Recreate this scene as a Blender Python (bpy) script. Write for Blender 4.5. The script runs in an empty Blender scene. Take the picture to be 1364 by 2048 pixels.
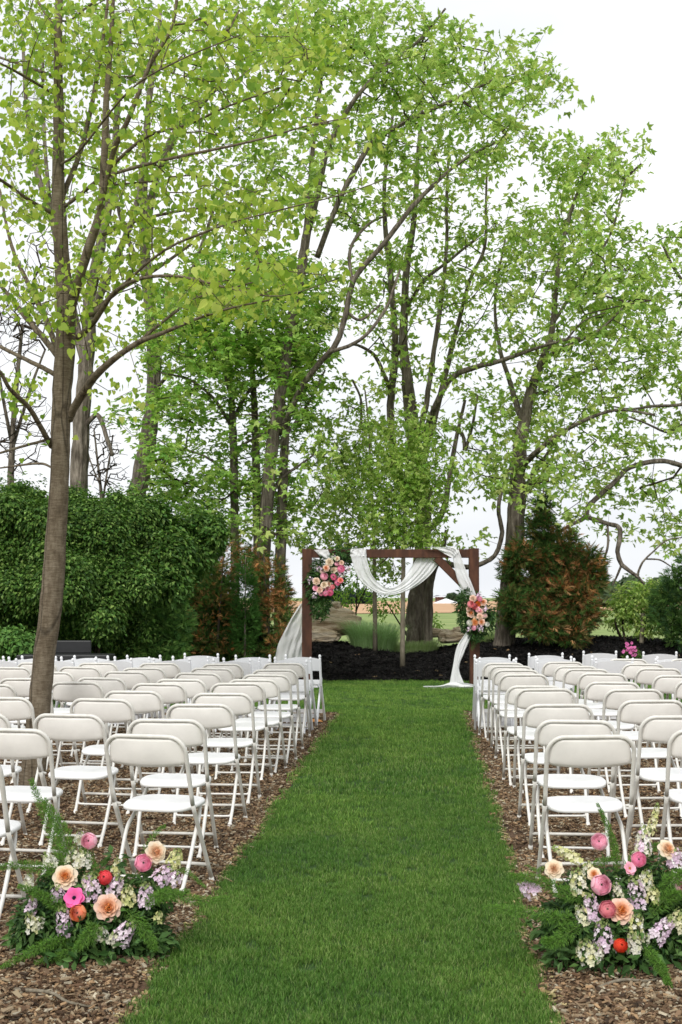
import bpy, math, random
import numpy as np
from math import pi, sin, cos, radians
from mathutils import Vector, Matrix

random.seed(7)
rng = np.random.default_rng(7)
scene = bpy.context.scene
COL = scene.collection

# ---------------------------------------------------------------- camera, sky, sun, exposure
F = 2640.0                     # focal length in pixels of the 1364x2048 photograph
HC = 1.5
PITCH = math.atan(171.0 / F)
cd = bpy.data.cameras.new('camera')
cam = bpy.data.objects.new('camera', cd)
COL.objects.link(cam)
cd.sensor_fit = 'VERTICAL'
cd.sensor_height = 36.0
cd.lens = F / 2048.0 * 36.0
cam.location = (0, 0, HC)
cam.rotation_euler = (pi / 2 + PITCH, 0, 0)
cd.clip_start = 0.1
cd.clip_end = 6000
cd.dof.use_dof = True
cd.dof.focus_distance = 9.5
cd.dof.aperture_fstop = 9.0
scene.camera = cam

SUN_EL, SUN_ROT = radians(58), radians(-60)
world = bpy.data.worlds.new('World')
scene.world = world
world.use_nodes = True
wn, wl = world.node_tree.nodes, world.node_tree.links
wn.clear()
out = wn.new('ShaderNodeOutputWorld')
sky = wn.new('ShaderNodeTexSky'); sky.sky_type = 'NISHITA'; sky.sun_disc = False
sky.sun_elevation = SUN_EL; sky.sun_rotation = SUN_ROT
sky.dust_density = 4.0; sky.air_density = 1.0
bgs = wn.new('ShaderNodeBackground'); bgs.inputs['Strength'].default_value = 0.09
wl.new(sky.outputs[0], bgs.inputs['Color'])
# the closed cloud deck: a soft grey-white layer with slightly thinner patches
tc = wn.new('ShaderNodeTexCoord')
mp = wn.new('ShaderNodeMapping'); mp.inputs['Scale'].default_value = (1.0, 1.0, 2.6)
wl.new(tc.outputs['Generated'], mp.inputs['Vector'])
nz = wn.new('ShaderNodeTexNoise'); nz.inputs['Scale'].default_value = 2.3; nz.inputs['Detail'].default_value = 5
wl.new(mp.outputs[0], nz.inputs['Vector'])
cr = wn.new('ShaderNodeValToRGB')
cr.color_ramp.elements[0].position = 0.40; cr.color_ramp.elements[0].color = (0.79, 0.815, 0.85, 1)
cr.color_ramp.elements[1].position = 0.64; cr.color_ramp.elements[1].color = (1.0, 1.0, 1.0, 1)
wl.new(nz.outputs['Fac'], cr.inputs['Fac'])
bgc = wn.new('ShaderNodeBackground'); bgc.inputs['Strength'].default_value = 0.93
wl.new(cr.outputs[0], bgc.inputs['Color'])
mx = wn.new('ShaderNodeMixShader'); mx.inputs[0].default_value = 0.90
wl.new(bgs.outputs[0], mx.inputs[1]); wl.new(bgc.outputs[0], mx.inputs[2])
wl.new(mx.outputs[0], out.inputs['Surface'])

sd = bpy.data.lights.new('sun', 'SUN')
sd.energy = 1.9; sd.angle = radians(25); sd.color = (1.0, 0.975, 0.94)
sun = bpy.data.objects.new('sun', sd); COL.objects.link(sun)
# light comes from high up, a little behind and left of the camera
sdir = Vector((-0.30, -1.05, 1.0)).normalized()
sun.rotation_euler = sdir.to_track_quat('Z', 'Y').to_euler()
sky.sun_elevation = math.asin(sdir.z)
sky.sun_rotation = math.atan2(sdir.x, sdir.y)

scene.view_settings.view_transform = 'Standard'
scene.view_settings.look = 'None'
scene.view_settings.exposure = 0.42
scene.view_settings.gamma = 1.0
scene.view_settings.use_curve_mapping = False
scene.render.engine = 'CYCLES'
scene.cycles.max_bounces = 6
scene.cycles.diffuse_bounces = 4
scene.cycles.transmission_bounces = 4
scene.cycles.transparent_max_bounces = 6
scene.cycles.caustics_reflective = False
scene.cycles.caustics_refractive = False

# ---------------------------------------------------------------- placing helpers
SP, CP = sin(PITCH), cos(PITCH)

def P(px, py, D):
    """the point at ground distance D seen at photograph pixel (px, py)"""
    u, v = (px - 682.0) / F, (1024.0 - py) / F
    y = CP - v * SP
    z = SP + v * CP
    t = D / y
    return np.array((u * t, D, HC + z * t))

def gy(D, z=0.0):
    """pixel row of height z at distance D"""
    lo, hi = -4000, 12000
    for _ in range(50):
        m = (lo + hi) / 2
        if P(682, m, D)[2] > z: lo = m
        else: hi = m
    return lo

def PXM(D):
    return F / D

# ---------------------------------------------------------------- objects and meshes
def tag(o, label=None, cat=None, group=None, kind=None):
    if label: o['label'] = label
    if cat: o['category'] = cat
    if group: o['group'] = group
    if kind: o['kind'] = kind
    return o

def empty(name, loc=(0, 0, 0), label=None, cat=None, group=None, rz=0.0):
    o = bpy.data.objects.new(name, None)
    o.empty_display_size = 0.1
    COL.objects.link(o)
    o.location = loc
    o.rotation_euler = (0, 0, rz)
    tag(o, label, cat, group)
    return o

def link(name, me, mat=None, parent=None, local=True):
    o = bpy.data.objects.new(name, me)
    COL.objects.link(o)
    if mat is not None and len(me.materials) == 0:
        me.materials.append(mat)
    if parent is not None:
        o.parent = parent
        if not local:      # mesh is in world coordinates; the parent is an unrotated chain of empties
            off = Vector((0, 0, 0)); p = parent
            while p is not None:
                off += Vector(p.location); p = p.parent
            o.location = -off
    return o

def make_mesh(name, V, faces, smooth=True, col=None):
    """V (n,3); faces: list of (m,k) int arrays of k-gons"""
    me = bpy.data.meshes.new(name)
    V = np.asarray(V, dtype=np.float32)
    faces = [np.asarray(f, dtype=np.int32) for f in faces if len(f)]
    nl = sum(f.size for f in faces); nf = sum(len(f) for f in faces)
    me.vertices.add(len(V)); me.vertices.foreach_set('co', V.ravel())
    me.loops.add(nl); me.polygons.add(nf)
    lv = np.concatenate([f.ravel() for f in faces])
    tot = np.concatenate([np.full(len(f), f.shape[1], dtype=np.int32) for f in faces])
    start = np.concatenate([[0], np.cumsum(tot)[:-1]]).astype(np.int32)
    me.loops.foreach_set('vertex_index', lv)
    me.polygons.foreach_set('loop_start', start)
    try: me.polygons.foreach_set('loop_total', tot)
    except Exception: pass
    me.polygons.foreach_set('use_smooth', np.full(nf, smooth, dtype=bool))
    if col is not None:
        a = me.color_attributes.new('Col', 'FLOAT_COLOR', 'POINT')
        c = np.ones((len(V), 4), dtype=np.float32); c[:, :3] = col
        a.data.foreach_set('color', c.ravel())
    me.update(calc_edges=True)
    me.validate()
    return me

class MB:
    """collects shapes for one mesh"""
    def __init__(s): s.V = []; s.Q = []; s.T = []; s.C = []; s.n = 0; s.hascol = False
    def add(s, V, Q=None, T=None, col=None):
        V = np.asarray(V, dtype=float).reshape(-1, 3)
        if Q is not None and len(Q): s.Q.append(np.asarray(Q, dtype=int) + s.n)
        if T is not None and len(T): s.T.append(np.asarray(T, dtype=int) + s.n)
        c = np.ones((len(V), 3)) * (np.asarray(col) if col is not None else 1.0)
        if col is not None: s.hascol = True
        s.C.append(c); s.V.append(V); s.n += len(V)
    def box(s, c, size, rot=None, col=None):
        x, y, z = size[0] / 2, size[1] / 2, size[2] / 2
        V = np.array([(-x, -y, -z), (x, -y, -z), (x, y, -z), (-x, y, -z), (-x, -y, z), (x, -y, z), (x, y, z), (-x, y, z)])
        if rot is not None: V = V @ np.array(rot.to_3x3() if hasattr(rot, 'to_3x3') else rot).T
        V = V + np.asarray(c)
        s.add(V, Q=[(0, 3, 2, 1), (4, 5, 6, 7), (0, 1, 5, 4), (1, 2, 6, 5), (2, 3, 7, 6), (3, 0, 4, 7)], col=col)
    def tube(s, path, r, sides=8, caps=True, col=None):
        path = np.asarray(path, dtype=float); n = len(path)
        r = np.ones(n) * np.asarray(r, dtype=float)
        t = np.gradient(path, axis=0); t /= np.maximum(np.linalg.norm(t, axis=1, keepdims=True), 1e-9)
        up = np.array((0, 0, 1.0)) if abs(t[0][2]) < 0.9 else np.array((1.0, 0, 0))
        a = np.cross(t[0], up); a /= np.linalg.norm(a)
        ang = np.arange(sides) * 2 * pi / sides
        V = []
        for i in range(n):
            a = a - t[i] * a.dot(t[i]); a /= max(np.linalg.norm(a), 1e-9)
            b = np.cross(t[i], a)
            V.append(path[i] + r[i] * (np.cos(ang)[:, None] * a + np.sin(ang)[:, None] * b))
        V = np.concatenate(V)
        Q = []
        for i in range(n - 1):
            for k in range(sides):
                k2 = (k + 1) % sides
                Q.append((i * sides + k, i * sides + k2, (i + 1) * sides + k2, (i + 1) * sides + k))
        T = []
        if caps:
            V = np.vstack([V, path[0], path[-1]]); c0 = n * sides; c1 = c0 + 1
            for k in range(sides):
                k2 = (k + 1) % sides
                T.append((c0, k2, k)); T.append((c1, (n - 1) * sides + k, (n - 1) * sides + k2))
        s.add(V, Q, T, col)
    def mesh(s, name, smooth=True):
        V = np.concatenate(s.V); fs = []
        if s.Q: fs.append(np.concatenate(s.Q))
        if s.T: fs.append(np.concatenate(s.T))
        return make_mesh(name, V, fs, smooth, np.concatenate(s.C) if s.hascol else None)

def catmull(pts, n=6):
    pts = np.asarray(pts, dtype=float)
    if len(pts) < 3: 
        t = np.linspace(0, 1, n + 1)[:, None]
        return pts[0] * (1 - t) + pts[-1] * t
    p = np.vstack([2 * pts[0] - pts[1], pts, 2 * pts[-1] - pts[-2]])
    out_ = []
    for i in range(len(pts) - 1):
        p0, p1, p2, p3 = p[i:i + 4]
        for k in range(n):
            t = k / n
            out_.append(0.5 * ((2 * p1) + (-p0 + p2) * t + (2 * p0 - 5 * p1 + 4 * p2 - p3) * t * t + (-p0 + 3 * p1 - 3 * p2 + p3) * t ** 3))
    out_.append(pts[-1])
    return np.array(out_)

def bevel(o, w=0.004, seg=2):
    m = o.modifiers.new('bevel', 'BEVEL'); m.width = w; m.segments = seg; m.limit_method = 'ANGLE'; m.angle_limit = radians(40)
    return o

def norm(a):
    return a / np.maximum(np.linalg.norm(a, axis=-1, keepdims=True), 1e-9)

# ---------------------------------------------------------------- materials
def newmat(name):
    m = bpy.data.materials.new(name); m.use_nodes = True
    nt = m.node_tree; nt.nodes.clear()
    o = nt.nodes.new('ShaderNodeOutputMaterial')
    return m, nt, o

def ramp(nt, fac, stops):
    r = nt.nodes.new('ShaderNodeValToRGB')
    els = r.color_ramp.elements
    while len(els) < len(stops): els.new(0.5)
    for e, (p, c) in zip(els, stops):
        e.position = p; e.color = (c[0], c[1], c[2], 1)
    nt.links.new(fac, r.inputs['Fac'])
    return r.outputs['Color']

def noise(nt, scale, detail=4, rough=0.55, vec=None, stretch=None, kind='ShaderNodeTexNoise'):
    if vec is None:
        vec = nt.nodes.new('ShaderNodeNewGeometry').outputs['Position']
    if stretch is not None:
        mp_ = nt.nodes.new('ShaderNodeMapping'); mp_.inputs['Scale'].default_value = stretch
        nt.links.new(vec, mp_.inputs['Vector']); vec = mp_.outputs[0]
    n = nt.nodes.new(kind); n.inputs['Scale'].default_value = scale
    if kind == 'ShaderNodeTexNoise':
        n.inputs['Detail'].default_value = detail; n.inputs['Roughness'].default_value = rough
    nt.links.new(vec, n.inputs['Vector'])
    return n

def bump(nt, height, strength=0.4, dist=0.01):
    b = nt.nodes.new('ShaderNodeBump'); b.inputs['Strength'].default_value = strength; b.inputs['Distance'].default_value = dist
    nt.links.new(height, b.inputs['Height'])
    return b.outputs['Normal']

def principled(nt, o, color, rough=0.6, normal=None, spec=0.4, **kw):
    p = nt.nodes.new('ShaderNodeBsdfPrincipled')
    if isinstance(color, tuple): p.inputs['Base Color'].default_value = (*color, 1)
    else: nt.links.new(color, p.inputs['Base Color'])
    if isinstance(rough, float): p.inputs['Roughness'].default_value = rough
    else: nt.links.new(rough, p.inputs['Roughness'])
    p.inputs['Specular IOR Level'].default_value = spec
    if normal is not None: nt.links.new(normal, p.inputs['Normal'])
    for k, v in kw.items(): p.inputs[k].default_value = v
    if o is not None: nt.links.new(p.outputs[0], o.inputs['Surface'])
    return p

def mat_noise(name, stops, scale=20, detail=5, rough=0.7, bs=0.3, bd=0.01, stretch=None, spec=0.3, bscale=None):
    m, nt, o = newmat(name)
    n = noise(nt, scale, detail, stretch=stretch)
    c = ramp(nt, n.outputs['Fac'], stops)
    h = n if bscale is None else noise(nt, bscale, 4, stretch=stretch)
    principled(nt, o, c, rough, bump(nt, h.outputs['Fac'], bs, bd), spec)
    return m

def mat_bark(name, dark, mid, light, ridge=38.0, depth=0.02):
    m, nt, o = newmat(name)
    n = noise(nt, ridge, 6, 0.65, stretch=(1, 1, 0.16))
    n2 = noise(nt, 3.0, 4, 0.6)
    v = noise(nt, ridge * 0.55, stretch=(1, 1, 0.13), kind='ShaderNodeTexVoronoi')
    ad = nt.nodes.new('ShaderNodeMath'); ad.operation = 'MULTIPLY_ADD'
    nt.links.new(n2.outputs['Fac'], ad.inputs[0]); ad.inputs[1].default_value = 0.6
    nt.links.new(n.outputs['Fac'], ad.inputs[2])
    c = ramp(nt, ad.outputs[0], [(0.52, dark), (0.78, mid), (1.05, light)])
    ad2 = nt.nodes.new('ShaderNodeMath'); ad2.operation = 'ADD'
    nt.links.new(v.outputs['Distance'], ad2.inputs[0]); nt.links.new(n.outputs['Fac'], ad2.inputs[1])
    principled(nt, o, c, 0.9, bump(nt, ad2.outputs[0], 0.9, depth), 0.15)
    return m

def mat_leaf(name, trans=0.4, gloss=0.25, rough=0.45):
    """colour per leaf from the mesh, light through the blade"""
    m, nt, o = newmat(name)
    a = nt.nodes.new('ShaderNodeVertexColor'); a.layer_name = 'Col'
    p = principled(nt, None, a.outputs['Color'], rough, None, gloss)
    t = nt.nodes.new('ShaderNodeBsdfTranslucent')
    hs = nt.nodes.new('ShaderNodeHueSaturation'); hs.inputs['Saturation'].default_value = 1.1; hs.inputs['Value'].default_value = 1.15
    nt.links.new(a.outputs['Color'], hs.inputs['Color']); nt.links.new(hs.outputs[0], t.inputs['Color'])
    mi = nt.nodes.new('ShaderNodeMixShader'); mi.inputs[0].default_value = trans
    nt.links.new(p.outputs[0], mi.inputs[1]); nt.links.new(t.outputs[0], mi.inputs[2])
    nt.links.new(mi.outputs[0], o.inputs['Surface'])
    return m

def mat_vcol(name, rough=0.8, spec=0.2, bs=0.0):
    m, nt, o = newmat(name)
    a = nt.nodes.new('ShaderNodeVertexColor'); a.layer_name = 'Col'
    n = noise(nt, 120, 3)
    principled(nt, o, a.outputs['Color'], rough, bump(nt, n.outputs['Fac'], 0.3, 0.003), spec)
    return m

def mat_plain(name, col, rough=0.5, spec=0.4, var=0.0, scale=8):
    m, nt, o = newmat(name)
    if var:
        n = noise(nt, scale, 4)
        d = tuple(c * (1 - var) for c in col)
        c = ramp(nt, n.outputs['Fac'], [(0.3, d), (0.65, col)])
        principled(nt, o, c, rough, None, spec)
    else:
        principled(nt, o, col, rough, None, spec)
    return m

M = {}
M['ground'] = mat_noise('meadow', [(0.3, (0.13, 0.19, 0.045)), (0.5, (0.20, 0.27, 0.075)), (0.7, (0.29, 0.33, 0.12))], 0.35, 8, 0.9, 0.2, 0.05)
M['soil_field'] = mat_noise('ploughed_soil', [(0.3, (0.42, 0.25, 0.13)), (0.7, (0.56, 0.36, 0.21))], 0.08, 6, 0.95, 0.2, 0.05)
M['wood_mulch'] = mat_noise('wood_mulch', [(0.25, (0.028, 0.016, 0.009)), (0.5, (0.10, 0.058, 0.033)), (0.75, (0.20, 0.13, 0.08))], 70, 8, 0.95, 0.8, 0.02)
M['black_mulch'] = mat_noise('black_mulch', [(0.3, (0.003, 0.003, 0.003)), (0.6, (0.010, 0.009, 0.009)), (0.85, (0.022, 0.02, 0.019))], 60, 8, 0.95, 0.8, 0.03, spec=0.15)
M['lawn_soil'] = mat_noise('turf', [(0.3, (0.014, 0.034, 0.008)), (0.6, (0.032, 0.078, 0.014)), (0.85, (0.06, 0.115, 0.026))], 90, 8, 0.95, 0.6, 0.02)
M['chips'] = mat_vcol('wood_chips', 0.85, 0.2)
def near_bark():
    m, nt, o = newmat('smooth_grey_bark')
    n = noise(nt, 26, 6, .65, stretch=(1, 1, .30)); l = noise(nt, 42, 4, .7, stretch=(.35, .35, 2.4)); f = noise(nt, 150, 3, .6); big = noise(nt, 2.2, 3)
    v = noise(nt, 5.0, stretch=(1, 1, .16), kind='ShaderNodeTexVoronoi'); v.feature = 'DISTANCE_TO_EDGE'
    kn = noise(nt, 1.9, kind='ShaderNodeTexVoronoi')
    def mth(op, a, b):
        q = nt.nodes.new('ShaderNodeMath'); q.operation = op
        for i, x in enumerate((a, b)):
            if isinstance(x, (int, float)): q.inputs[i].default_value = x
            else: nt.links.new(x, q.inputs[i])
        return q.outputs[0]
    base = mth('ADD', mth('MULTIPLY', n.outputs['Fac'], .5), mth('MULTIPLY', l.outputs['Fac'], .5))
    base = mth('ADD', base, mth('MULTIPLY', f.outputs['Fac'], .18))
    base = mth('ADD', base, mth('MULTIPLY', big.outputs['Fac'], .25))
    crack = ramp(nt, v.outputs['Distance'], [(0.0, (0, 0, 0)), (0.035, (1, 1, 1))])
    knot = ramp(nt, kn.outputs['Distance'], [(0.045, (.15, .15, .15)), (0.09, (1, 1, 1))])
    c = ramp(nt, base, [(0.50, (0.050, 0.038, 0.024)), (0.68, (0.125, 0.098, 0.066)), (0.86, (0.22, 0.185, 0.135))])
    m1 = nt.nodes.new('ShaderNodeMix'); m1.data_type = 'RGBA'; m1.blend_type = 'MULTIPLY'; m1.inputs[0].default_value = .55
    nt.links.new(c, m1.inputs[6]); nt.links.new(crack, m1.inputs[7])
    m2 = nt.nodes.new('ShaderNodeMix'); m2.data_type = 'RGBA'; m2.blend_type = 'MULTIPLY'; m2.inputs[0].default_value = .8
    nt.links.new(m1.outputs[2], m2.inputs[6]); nt.links.new(knot, m2.inputs[7])
    h = mth('ADD', base, mth('MULTIPLY', crack, .5))
    principled(nt, o, m2.outputs[2], .9, bump(nt, h, .9, .012), .15)
    return m
M['bark_near'] = near_bark()
M['bark_near_old'] = mat_bark('smooth_grey_bark', (0.045, 0.035, 0.024), (0.105, 0.085, 0.060), (0.19, 0.16, 0.12), 60, 0.010)
M['bark_far'] = mat_bark('furrowed_bark', (0.050, 0.040, 0.031), (0.165, 0.138, 0.110), (0.33, 0.285, 0.235), 20, 0.09)
M['bark_twig'] = mat_plain('twig_bark', (0.062, 0.046, 0.034), 0.9, 0.1, 0.4)
M['bark_pale'] = mat_bark('pale_sapling_bark', (0.10, 0.085, 0.06), (0.19, 0.165, 0.12), (0.28, 0.25, 0.19), 60, 0.006)
M['leaf'] = mat_leaf('tree_leaf', 0.45)
M['leaf_near'] = mat_leaf('large_leaf', 0.55, 0.15, 0.6)
M['leaf_hedge'] = mat_leaf('hedge_leaf', 0.28, 0.22, 0.5)
M['conifer'] = mat_leaf('conifer_spray', 0.3, 0.12, 0.7)
M['petal'] = mat_leaf('flower_petal', 0.3, 0.15, 0.6)

# grass blades: tips lighter than bases, slow colour drift over the lawn
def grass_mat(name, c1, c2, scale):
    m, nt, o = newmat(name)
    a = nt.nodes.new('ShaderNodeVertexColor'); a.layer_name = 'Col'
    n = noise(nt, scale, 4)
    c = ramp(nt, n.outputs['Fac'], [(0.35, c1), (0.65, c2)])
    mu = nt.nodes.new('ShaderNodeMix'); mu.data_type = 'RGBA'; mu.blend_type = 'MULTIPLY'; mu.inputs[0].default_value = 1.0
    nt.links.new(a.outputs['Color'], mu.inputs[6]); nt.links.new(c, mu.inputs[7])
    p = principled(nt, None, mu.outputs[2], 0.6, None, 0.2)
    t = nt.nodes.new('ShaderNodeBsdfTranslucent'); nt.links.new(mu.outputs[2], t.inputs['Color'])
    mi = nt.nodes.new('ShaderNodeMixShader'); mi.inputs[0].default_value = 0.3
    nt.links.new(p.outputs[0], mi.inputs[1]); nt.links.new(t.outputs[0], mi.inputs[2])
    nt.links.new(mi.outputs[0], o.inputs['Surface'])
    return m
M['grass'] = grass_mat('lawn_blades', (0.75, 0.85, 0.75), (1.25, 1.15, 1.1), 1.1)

def scuffed(name, col, rough):
    m, nt, o = newmat(name)
    oi = nt.nodes.new('ShaderNodeObjectInfo')
    tc_ = nt.nodes.new('ShaderNodeTexCoord'); ad = nt.nodes.new('ShaderNodeVectorMath'); ad.operation = 'MULTIPLY_ADD'
    cmb = nt.nodes.new('ShaderNodeCombineXYZ')
    for k in range(3): nt.links.new(oi.outputs['Random'], cmb.inputs[k])
    nt.links.new(cmb.outputs[0], ad.inputs[0]); ad.inputs[1].default_value = (40, 40, 40); nt.links.new(tc_.outputs['Object'], ad.inputs[2])
    n1 = noise(nt, 7, 5, .6, ad.outputs[0]); n2 = noise(nt, 55, 3, .7, ad.outputs[0])
    d1 = tuple(c * .90 for c in col); d2 = (.30, .25, .19)
    c1 = ramp(nt, n1.outputs['Fac'], [(.3, d1), (.62, col)])
    mk = ramp(nt, n2.outputs['Fac'], [(.72, (0, 0, 0)), (.80, (.55, .55, .55))])
    mi = nt.nodes.new('ShaderNodeMix'); mi.data_type = 'RGBA'
    nt.links.new(mk, mi.inputs[0]); nt.links.new(c1, mi.inputs[6]); mi.inputs[7].default_value = (*d2, 1)
    principled(nt, o, mi.outputs[2], rough, None, .45)
    return m
M['white_plastic'] = scuffed('white_plastic', (0.90, 0.875, 0.83), 0.45)
M['white_seat'] = scuffed('white_seat_plastic', (0.86, 0.86, 0.85), 0.42)
M['frame_paint'] = mat_plain('off_white_tube_paint', (0.68, 0.665, 0.615), 0.36, 0.5, 0.16, 25)
M['leg_paint'] = mat_plain('white_tube_paint', (0.74, 0.73, 0.69), 0.38, 0.5, 0.12, 25)
M['resin'] = mat_plain('white_resin', (0.80, 0.81, 0.83), 0.45, 0.4, 0.03, 6)
M['rubber'] = mat_plain('white_rubber', (0.78, 0.76, 0.71), 0.7, 0.2, 0.1, 40)
M['arch_wood'] = None
def wood_mat():
    m, nt, o = newmat('red_brown_stained_wood')
    n = noise(nt, 9, 6, 0.6, stretch=(1.0, 1.0, 0.25))
    n2 = noise(nt, 60, 3, 0.6, stretch=(0.2, 1, 1.0))
    c = ramp(nt, n.outputs['Fac'], [(0.3, (0.030, 0.011, 0.006)), (0.55, (0.078, 0.029, 0.014)), (0.8, (0.135, 0.055, 0.028))])
    principled(nt, o, c, 0.6, bump(nt, n2.outputs['Fac'], 0.3, 0.004), 0.3)
    return m
M['arch_wood'] = wood_mat()
def cloth_mat(name, tr, see):
    m, nt, o = newmat(name)
    p = principled(nt, None, (0.95, 0.955, 0.96), 0.85, None, 0.1)
    t = nt.nodes.new('ShaderNodeBsdfTranslucent'); t.inputs['Color'].default_value = (0.95, 0.96, 0.965, 1)
    mi = nt.nodes.new('ShaderNodeMixShader'); mi.inputs[0].default_value = tr
    nt.links.new(p.outputs[0], mi.inputs[1]); nt.links.new(t.outputs[0], mi.inputs[2])
    tt = nt.nodes.new('ShaderNodeBsdfTransparent')
    m2 = nt.nodes.new('ShaderNodeMixShader'); m2.inputs[0].default_value = see
    nt.links.new(mi.outputs[0], m2.inputs[1]); nt.links.new(tt.outputs[0], m2.inputs[2])
    nt.links.new(m2.outputs[0], o.inputs['Surface'])
    return m
M['cloth'] = cloth_mat('white_chiffon', 0.30, 0.13)
M['rock'] = mat_noise('tan_ledge_stone', [(0.25, (0.20, 0.14, 0.09)), (0.47, (0.50, 0.39, 0.27)), (0.68, (0.68, 0.59, 0.46))], 3.5, 8, 0.9, 0.9, 0.06, stretch=(1, 1, 4), bscale=9)
M['black_plastic'] = mat_plain('black_plastic', (0.018, 0.019, 0.021), 0.5, 0.4, 0.3, 10)
M['grey_lid'] = mat_plain('dark_grey_plastic', (0.055, 0.058, 0.065), 0.55, 0.4, 0.2, 10)
M['far_trees'] = mat_noise('far_trees', [(0.3, (0.05, 0.09, 0.05)), (0.7, (0.12, 0.17, 0.10))], 0.6, 6, 0.95, 0.4, 0.3)
M['barn_wall'] = mat_plain('white_barn_boards', (0.72, 0.73, 0.74), 0.6, 0.3, 0.06, 2)
M['barn_roof'] = mat_plain('pale_metal_roof', (0.62, 0.63, 0.66), 0.5, 0.4, 0.1, 1)
M['red_barn'] = mat_plain('brick_red_boards', (0.28, 0.13, 0.10), 0.8, 0.2, 0.2, 1)
M['orange'] = mat_plain('orange_board', (0.72, 0.32, 0.10), 0.7, 0.2, 0.1, 30)

# ---------------------------------------------------------------- ground, lawn, mulch, berm
AISLE = math.atan(0.0635)      # the aisle runs a little to the right of the view axis

def sheet(name, pts, z, mat, kind='structure'):
    me = make_mesh(name, [(x, y, z) for x, y in pts], [np.array([list(range(len(pts)))])], False)
    o = link(name, me, mat); tag(o, kind=kind)
    return o

sheet('ground', [(-2500, -200), (2500, -200), (2500, 4500), (-2500, 4500)], 0.0, M['ground'])
sheet('soil_field', [(-400, 118), (6, 122), (30, 150), (400, 150), (600, 520), (-600, 520)], 0.05, M['soil_field'])

def left_edge(D):
    return -0.768 + 0.0612 * (D - 4.64) + 0.012 * sin(D * 3.1) + 0.008 * sin(D * 7.7)
def right_edge(D):
    return (0.72 + 0.084 * (D - 4.64) if D < 7.84 else 0.99 + 0.0625 * (D - 7.84)) + 0.012 * sin(D * 2.7 + 1) + 0.008 * sin(D * 8.3)
FRONT_L, FRONT_R = 17.3, 17.1      # where the chip beds stop and the cross lawn begins
BERM0 = 23.6
def in_lawn(X, D):
    if D > FRONT_L + 0.25 * sin(X * 1.3): return D < BERM0 + 0.15
    return left_edge(D) < X < right_edge(D)
Ds = list(np.linspace(2.0, FRONT_L, 60))
lawn_pts = [(left_edge(d), d) for d in Ds] + [(-14, FRONT_L), (-14, BERM0 + 1.2), (16, BERM0 + 1.2), (16, FRONT_R)] + [(right_edge(d), d) for d in reversed(list(np.linspace(2.0, FRONT_R, 60)))]
sheet('lawn', lawn_pts, 0.012, M['lawn_soil'])
sheet('wood_mulch_bed', [(-14, 1.0), (16, 1.0), (16, FRONT_R + 0.4), (-14, FRONT_L + 0.4)], 0.006, M['wood_mulch'])

def ridge_z(px):
    xs = [-400, 300, 620, 700, 800, 900, 1000, 1100, 1250, 1364, 1700]
    ys = [1290, 1285, 1283, 1294, 1306, 1298, 1284, 1275, 1281, 1286, 1290]
    return HC - (np.interp(px, xs, ys) - 1195) * 27.0 / F
def berm(X, D):
    px = 682 + X * F / 27.0
    h = ridge_z(px)
    t = (D - BERM0) / (27.0 - BERM0)
    if t <= 0: return 0.0
    if t < 1: s_ = sin(t * pi / 2) ** 0.9
    else: s_ = max(0.0, cos((t - 1) * pi / 2 / 1.5)) if t < 2.5 else 0.0
    return h * s_ + 0.02 * sin(X * 2.1 + D) * min(1, t) * (1 if t < 2.5 else 0)
nx, ny = 150, 34
V = []
for j in range(ny):
    d = BERM0 - 0.02 + (32.3 - BERM0) * (j / (ny - 1)) ** 1.2
    for i in range(nx):
        x = -14 + 30 * i / (nx - 1)
        dd = d + 0.10 * sin(x * 1.9) * (1 - j / (ny - 1))
        V.append((x, dd, berm(x, dd) + 0.016 + (0.0 if j else -0.03)))
Q = [(j * nx + i, j * nx + i + 1, (j + 1) * nx + i + 1, (j + 1) * nx + i) for j in range(ny - 1) for i in range(nx - 1)]
tag(link('black_mulch_berm', make_mesh('black_mulch_berm', V, [np.array(Q)]), M['black_mulch']), kind='structure')

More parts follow.
